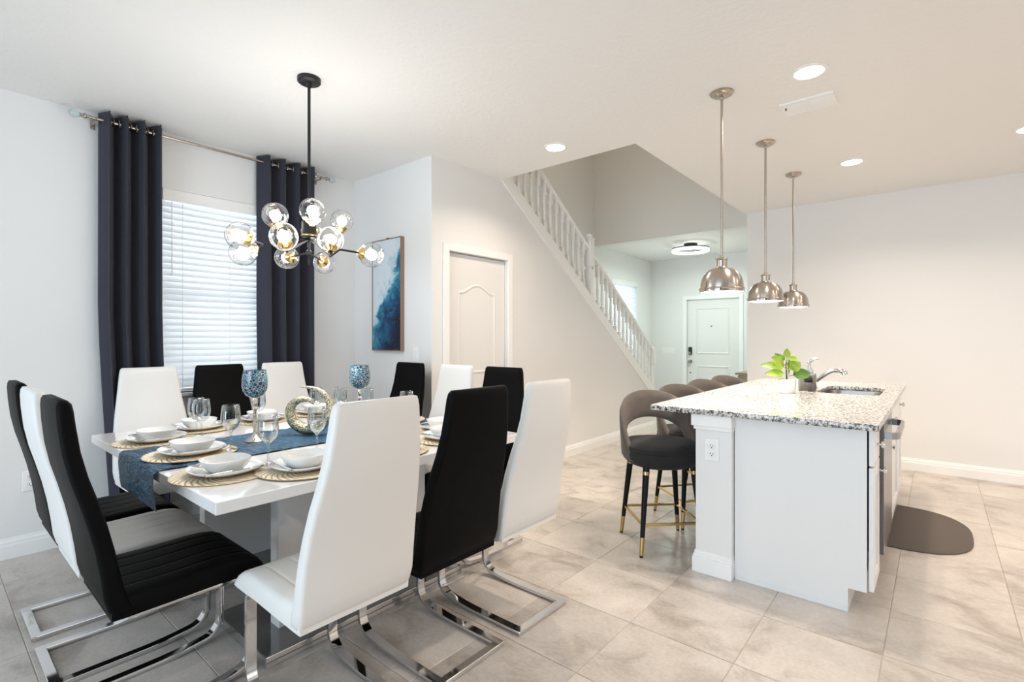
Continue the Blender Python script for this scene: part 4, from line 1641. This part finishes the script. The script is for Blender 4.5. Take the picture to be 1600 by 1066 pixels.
def curtain(x0, x1, xb0, xb1, waves, phase, label, seed):
    t = thing('curtain', label, 'curtain', (0, 0, 0))
    bm = new()
    nu, nv = 90, 40
    z1, z0 = 2.742, 0.02
    rnd = random.Random(seed)
    ph2 = rnd.uniform(0, 6)
    grid = []
    for j in range(nv + 1):
        v = j / nv
        z = z1 + (z0 - z1) * v
        row = []
        for i in range(nu + 1):
            u = i / nu
            uu = u + 0.025 * v * math.sin(6 * u + ph2)
            xa = x0 + (x1 - x0) * u
            xb = xb0 + (xb1 - xb0) * u
            k = max(0.0, (v - 0.45) / 0.55)
            x = xa + (xb - xa) * k ** 1.3
            amp = 0.062 - 0.008 * v
            a = 2 * PI * waves * uu + phase
            sn = math.sin(a) + 0.02
            y = CY - amp * math.copysign(min(1.0, abs(sn)) ** 0.75, sn) + 0.004 * math.sin(3 * a + ph2) * v
            x += 0.010 * math.sin(2 * a)
            row.append(bm.verts.new((x, y, z)))
        grid.append(row)
    for j in range(nv):
        for i in range(nu):
            bm.faces.new((grid[j][i], grid[j + 1][i], grid[j + 1][i + 1], grid[j][i + 1]))
    o = obj('drape', bm, M['curtain'], t, True, angle=80)
    sm = o.modifiers.new('thickness', 'SOLIDIFY')
    sm.thickness = 0.003
    n = int(waves * 2)
    for i in range(n):
        a = PI * (i + 1)
        u = (a - phase) / (2 * PI * waves)
        if not 0.01 < u < 0.99:
            continue
        gx = x0 + (x1 - x0) * u
        gb = new()
        ringp = [(0.024 * math.cos(2 * PI * k / 20), 0, 0.024 * math.sin(2 * PI * k / 20)) for k in range(21)]
        tube(gb, ringp, 0.004, 8, False)
        obj('grommet', gb, M['nickel'], t, True, (gx, CY, 2.69), (0, 0, math.radians(68 if i % 2 else -68)))
    return t


curtain(0.772, 1.105, 0.845, 1.155, 3.6, -0.5, 'charcoal navy grommet curtain left of the blinds', 2)
curtain(1.765, 2.245, 1.79, 2.245, 3.9, -0.9, 'charcoal navy grommet curtain right of the blinds', 5)
rod = thing('curtain_rod', 'brushed silver curtain rod with glass ball finials above the blinds', 'curtain rod', (0, 0, 0))
bm = new()
tube(bm, [(0.70, CY, 2.69), (2.32, CY, 2.69)], 0.0095, 12)
obj('rod', bm, M['nickel'], rod, True)
for (x, s) in ((0.70, -1), (2.32, 1)):
    bm = new()
    lathe(bm, [(0, 0), (0.013, 0), (0.017, 0.008), (0.017, 0.014), (0.010, 0.02), (0.010, 0.03), (0.015, 0.034), (0, 0.036)], 16)
    bmesh.ops.rotate(bm, verts=bm.verts[:], cent=(0, 0, 0), matrix=Matrix.Rotation(s * PI / 2, 3, 'Y'))
    c = obj('finial_collar', bm, M['nickel'], rod, True, (x, CY, 2.69))
    bm = new()
    bmesh.ops.create_uvsphere(bm, u_segments=20, v_segments=12, radius=0.027)
    obj('glass_ball', bm, M['finial'], c, True, (s * 0.06, 0, 0))
for x in (0.745, 2.275):
    bm = new()
    box(bm, x - 0.012, x + 0.012, WY - 0.004, WY, 2.645, 2.715, 0.001)
    tube(bm, [(x, WY - 0.003, 2.672), (x, CY, 2.672)], 0.006, 8)
    tube(bm, [(x, CY + 0.013 * math.cos(a), 2.69 + 0.013 * math.sin(a)) for a in (PI * 0.9, PI * 1.1, PI * 1.3, PI * 1.5, PI * 1.7, PI * 1.9, PI * 2.1)], 0.0035, 6)
    obj('bracket', bm, M['nickel'], rod)

# ------------------------------------------------------------------ picture
pc_ = thing('wall_art', 'tall abstract blue and white canvas in a bronze frame', 'picture', (PX, 3.63, 1.667))
PW, PH, PDp = 0.205, 0.482, 0.038
obj('canvas', box(new(), -PDp + 0.004, -0.012, -PW + 0.008, PW - 0.008, -PH + 0.008, PH - 0.008), M['painting'], pc_)
bm = new()
for (y0, y1, z0, z1) in ((-PW, -PW + 0.007, -PH, PH), (PW - 0.007, PW, -PH, PH), (-PW + 0.007, PW - 0.007, -PH, -PH + 0.007), (-PW + 0.007, PW - 0.007, PH - 0.007, PH)):
    box(bm, -PDp, -0.001, y0, y1, z0, z1)
obj('frame', bm, M['frame_gold'], pc_)
obj('hanger', box(new(), -0.02, -0.002, 0.0, 0.02, PH, PH + 0.012), M['black_metal'], pc_)

# ------------------------------------------------------------------ chandelier
HX, HY = 1.431, 2.696
chd = thing('chandelier', 'black branching chandelier with crackled glass globes and brass cups', 'chandelier', (HX, HY, H))
O = Vector((HX, HY, H))
obj('canopy', lathe(new(), [(0, 0), (0.062, 0), (0.062, -0.022), (0.055, -0.028), (0.018, -0.03), (0.014, -0.05), (0, -0.05)], 28), M['black_metal'], chd, True)
obj('stem', tube(new(), [(0, 0, -0.04), (0, 0, 1.95 - H)], 0.0085, 12), M['black_metal'], chd, True)
bm = new()
lathe(bm, [(0, 1.965), (0.034, 1.96), (0.040, 1.95), (0.040, 1.865), (0.034, 1.858), (0.0, 1.856)], 24, 0, 0, -H)
obj('hub', bm, M['black_metal'], chd, True)
obj('hub_band', lathe(new(), [(0.0405, 0), (0.042, 0.002), (0.042, 0.008), (0.0405, 0.01)], 24, 0, 0, 1.866 - H), M['brass'], chd, True)
bm = new()
lathe(bm, [(0, 1.86), (0.008, 1.86), (0.008, 1.79), (0.016, 1.785), (0.016, 1.765), (0.007, 1.755), (0.005, 1.71), (0, 1.705)], 16, 0, 0, -H)
obj('finial', bm, M['black_metal'], chd, True)
G = dict(a=(1.307, 2.838, 1.986), b=(1.424, 2.644, 2.002), c=(1.776, 2.928, 2.051), d=(1.213, 2.541, 1.814), e=(1.470, 2.535, 1.834), f=(1.070, 2.712, 1.817), g=(1.132, 2.832, 1.752), h=(1.462, 3.021, 1.785), i=(1.704, 3.014, 1.781), j=(1.656, 2.425, 1.763), k=(1.641, 3.05, 1.975))
hubl = Vector((HX, HY, 1.855))
hubb = Vector((HX, HY, 1.775))
J = dict(J1=room(411, 382, 2.77), J2=room(449, 394, 2.68), J3=room(516, 401, 2.70), J4=room(531, 390, 2.70))
GV = {k: Vector(v) for k, v in G.items()}
arms = [(hubl, J['J1']), (J['J1'], GV['f']), (J['J1'], GV['g']), (hubl, J['J2']), (J['J2'], GV['d']), (J['J2'], GV['a']), (hubl, J['J3']), (J['J3'], GV['e']), (J['J3'], GV['c']), (J['J3'], J['J4']), (J['J4'], GV['j']),
        (hubb, GV['h']), (hubb, GV['i']), (Vector((HX, HY, 1.94)), GV['b']), (Vector((HX, HY, 1.90)), GV['k'])]
ends = {}
for a, b_ in arms:
    key = next((k for k, v in GV.items() if (v - b_).length < 1e-6), None)
    dirv = (b_ - a).normalized()
    if key in ('a', 'b', 'c'):
        up = Vector((0, 0, 1))
        dirv = (dirv * 0.35 + up).normalized()
    stop = b_ - dirv * 0.075 if key else b_
    obj('arm', tube(new(), [a - O, stop - O], 0.0055, 8), M['black_metal'], chd, True)
    if key:
        ends[key] = dirv
gl_me = finish(lathe(new(), [(0.024, -0.066)] + [(0.07 * math.sin(t), -0.07 * math.cos(t)) for t in [0.45 + (PI - 0.45) * q / 15 for q in range(1, 15)]] + [(0, 0.07)], 26), 'globe', True)
gl_me.materials.append(M['globe_glass'])
cup_me = finish(lathe(new(), [(0, -0.084), (0.014, -0.084), (0.016, -0.078), (0.032, -0.066), (0.037, -0.058), (0.033, -0.060), (0.014, -0.07), (0.012, -0.045), (0, -0.044)], 20), 'cup', True)
cup_me.materials.append(M['gold'])
bulb_me = finish(lathe(new(), [(0, -0.046), (0.012, -0.044), (0.014, -0.034), (0.026, -0.016), (0.031, 0.0), (0.026, 0.018), (0.013, 0.028), (0, 0.031)], 16), 'bulb', True)  # lit body enlarged to take in the glare around the bulb
bulb_me.materials.append(M['bulb'])
for key, dv in ends.items():
    q = Vector((0, 0, 1)).rotation_difference(dv)
    g_ = bpy.data.objects.new('globe', gl_me)
    COL.objects.link(g_)
    g_.parent = chd
    g_.rotation_mode = 'QUATERNION'
    g_.location = GV[key] - O
    g_.rotation_quaternion = q
    for nm, me_ in (('brass_cup', cup_me), ('bulb', bulb_me)):
        c_ = bpy.data.objects.new(nm, me_)
        COL.objects.link(c_)
        c_.parent = g_
light('chandelier_table_fill', 'AREA', (HX, HY, 1.69), (0, 0, 0), 9, (1.0, 0.97, 0.93), 0.5, None, 150)  # extra disk light added below the globes to brighten the tabletop
light('chandelier_light', 'POINT', (HX, HY, 1.86), (0, 0, 0), 22, (1.0, 0.97, 0.93), 0.28)


# ------------------------------------------------------------------ pendants
def make_pendant(label):
    t = thing('pendant_lamp', label, 'pendant lamp', (0, 0, 0), 0, 'brushed nickel pendants over the island')
    obj('canopy', lathe(new(), [(0, 0), (0.065, 0), (0.066, -0.006), (0.060, -0.014), (0.045, -0.018), (0.040, -0.026), (0.012, -0.03), (0.010, -0.045), (0, -0.045)], 28), M['nickel'], t, True)
    zb = 1.568 - H
    obj('rod', tube(new(), [(0, 0, -0.04), (0, 0, zb + 0.205)], 0.0075, 12), M['nickel'], t, True)
    cp = obj('socket_cap', lathe(new(), [(0, 0.222), (0.012, 0.22), (0.013, 0.206), (0.024, 0.204), (0.034, 0.200), (0.035, 0.194), (0.030, 0.190), (0.030, 0.152), (0.034, 0.149), (0.036, 0.142)], 28, 0, 0, zb), M['nickel'], t, True)
    prof = [(0.036, 0.143)]
    for k in range(1, 13):
        a = k / 12 * PI / 2
        prof.append((0.036 + 0.084 * math.sin(a), 0.026 + 0.117 * math.cos(a) ** 0.92 if k < 12 else 0.026))
    prof += [(0.1275, 0.024), (0.1285, 0.018), (0.1245, 0.014), (0.1245, 0.003), (0.1275, 0.0), (0.122, 0.0), (0.119, 0.02)]
    for k in range(11, 0, -1):
        a = k / 12 * PI / 2
        prof.append((0.033 + 0.084 * math.sin(a), 0.024 + 0.114 * math.cos(a)))
    obj('shade', lathe(new(), prof, 44, 0, 0, zb), M['nickel'], t, True, angle=30)
    obj('diffuser', lathe(new(), [(0, -0.004), (0.08, -0.002), (0.1205, 0.004), (0.1205, 0.010), (0, 0.012)], 36, 0, 0, zb), M['diffuser'], t, True)
    for k in range(3):
        a = 2 * PI * k / 3 + 3.4
        obj('thumbscrew', lathe(new(), [(0, -0.004), (0.005, -0.004), (0.005, 0.004), (0, 0.004)], 8, 0.131 * math.cos(a), 0.131 * math.sin(a), zb + 0.009), M['black_metal'], t)
    return t


PEND = ((3.096, 'nearest'), (4.095, 'middle'), (5.046, 'farthest'))
lab = {'nearest': 'brushed nickel dome pendant nearest the camera, largest, before the foyer', 'middle': 'brushed nickel dome pendant, middle of the three over the island',
       'farthest': 'brushed nickel dome pendant farthest away, smallest of the three'}
p0 = None
for x, k in PEND:
    if p0 is None:
        p0 = make_pendant(lab[k])
        p0.location = (x, 0.978, H)
    else:
        dup(p0, (x, 0.978, H), 0, lab[k])
    light('pendant_light', 'AREA', (x, 0.978, 1.560), (0, 0, 0), 10, (1.0, 0.89, 0.77), 0.16, None, 150)


# ------------------------------------------------------------------ recessed cans, vent, detector, foyer lamp
def make_can(label):
    t = thing('recessed_light', label, 'ceiling light', (0, 0, 0), 0, 'recessed ceiling lights')
    obj('trim_ring', lathe(new(), [(0.072, 0.0), (0.092, 0.0), (0.092, -0.004), (0.075, -0.008), (0.068, -0.004)], 32), M['trim'], t, True)
    obj('lens', lathe(new(), [(0, -0.003), (0.070, -0.003), (0.070, -0.006), (0, -0.006)], 28), M['can'], t)
    return t


CANS = [((3.157, 0.535), 'round recessed ceiling light beside the white air vent, largest in view'), ((3.161, 2.229), 'round recessed ceiling light next to the stairwell opening'),
        ((5.008, 0.539), 'round recessed ceiling light beyond the three pendants'), ((4.998, -0.50), 'round recessed ceiling light at the right edge, cut by the frame')]
k0 = None
for (x, y), lb in CANS:
    if k0 is None:
        k0 = make_can(lb)
        k0.location = (x, y, H)
    else:
        dup(k0, (x, y, H), 0, lb)
    light('can_light', 'AREA', (x, y, H - 0.012), (0, 0, 0), 16 if y > -0.4 else 7, WARM, 0.14, None, 140)
# warm fill lights added out of view on the kitchen side, without can fittings
for (x, y) in ((3.1, -1.4), (4.2, -1.9), (3.1, -3.2), (4.2, -3.2)):
    light('can_light', 'AREA', (x, y, H - 0.012), (0, 0, 0), 17, WARM, 0.14, None, 160)

vt = thing('air_vent', 'white rectangular air vent in the ceiling beside the pendants', 'air vent', (3.585, 0.61, H))
bm = new()
for (a, b_, c, d) in ((-0.10, -0.078, -0.145, 0.145), (0.078, 0.10, -0.145, 0.145), (-0.078, 0.078, -0.145, -0.125), (-0.078, 0.078, 0.125, 0.145), (-0.078, 0.078, -0.012, 0.012)):
    box(bm, a, b_, c, d, -0.012, 0.0)
obj('frame', bm, M['plastic'], vt)
for (y0, y1) in ((-0.125, -0.012), (0.012, 0.125)):
    for k in range(6):
        xx = -0.065 + 0.026 * k
        obj('louver', bar(new(), (xx, y0, -0.009), (xx, y1, -0.009), 0.024, 0.003, (0.5, 0, 1)), M['plastic'], vt)
obj('lever', lathe(new(), [(0, -0.02), (0.004, -0.02), (0.004, 0.0), (0, 0)], 8, -0.04, 0.118, -0.006), M['black_metal'], vt)
obj('duct_shade', box(new(), -0.078, 0.078, -0.125, 0.125, -0.0015, 0.0), M['gap'], vt)  # near-black sheet paints the shade behind the louvers

sd = thing('smoke_detector', 'round white smoke detector on the foyer ceiling', 'smoke detector', (7.452, 2.985, H))
obj('body', lathe(new(), [(0, 0), (0.068, 0), (0.068, -0.012), (0.060, -0.030), (0.045, -0.042), (0, -0.044)], 24), M['plastic'], sd, True)
obj('base', lathe(new(), [(0, 0), (0.075, 0), (0.075, -0.008), (0, -0.008)], 24), M['trim'], sd, True)

fl_ = thing('ceiling_lamp', 'lit ring ceiling lamp with black mount in the foyer', 'ceiling lamp', (7.77, 2.924, H))
obj('mount', lathe(new(), [(0, 0), (0.10, 0), (0.10, -0.06), (0, -0.06)], 24), M['black_metal'], fl_, True)
obj('blade', lathe(new(), [(0, -0.085), (0.03, -0.09), (0.03, -0.06), (0, -0.06)], 16), M['black_metal'], fl_, True)
obj('arm', bar(new(), (-0.26, 0, -0.078), (0.26, 0, -0.078), 0.03, 0.012), M['black_metal'], fl_)
obj('arm', bar(new(), (0, -0.26, -0.078), (0, 0.26, -0.078), 0.03, 0.012), M['black_metal'], fl_)
obj('top_ring', lathe(new(), [(0.235, -0.07), (0.275, -0.07), (0.275, -0.085), (0.235, -0.085), (0.235, -0.07)], 44), M['black_metal'], fl_, True)
obj('light_ring', lathe(new(), [(0.232, -0.086), (0.275, -0.086), (0.277, -0.122), (0.268, -0.130), (0.24, -0.130), (0.230, -0.122), (0.232, -0.086)], 44), M['ring'], fl_, True)
light('foyer_lamp_light', 'AREA', (7.77, 2.924, H - 0.16), (0, 0, 0), 30, (0.84, 1.0, 0.92), 0.5, None, 175)
light('foyer_lamp_uplight', 'POINT', (7.77, 2.924, H - 0.32), (0, 0, 0), 6, (0.90, 1.0, 0.93), 0.12)

# console table in the foyer
cs = thing('console_cabinet', 'small beige cabinet in the foyer just past the wall corner', 'cabinet', (7.55, FY, 0))
obj('body', box(new(), -0.33, 0.33, 0.02, 0.36, 0.06, 0.795, 0.003), M['console'], cs)
obj('top', box(new(), -0.36, 0.36, 0.018, 0.40, 0.795, 0.822, 0.004), M['console'], cs)
for (x, y) in ((-0.30, 0.05), (-0.30, 0.33), (0.30, 0.05), (0.30, 0.33)):
    obj('foot', box(new(), x - 0.025, x + 0.025, y - 0.025, y + 0.025, 0, 0.06), M['console'], cs)
for s in (-1, 1):
    d_ = obj('door', box(new(), s * 0.165 - 0.155, s * 0.165 + 0.155, 0.36, 0.375, 0.08, 0.78, 0.003), M['console'], cs)
    obj('knob', lathe(new(), [(0, -0.012), (0.012, -0.006), (0.012, 0.006), (0, 0.012)], 10, s * 0.03, 0.383, 0.45), M['nickel'], d_)
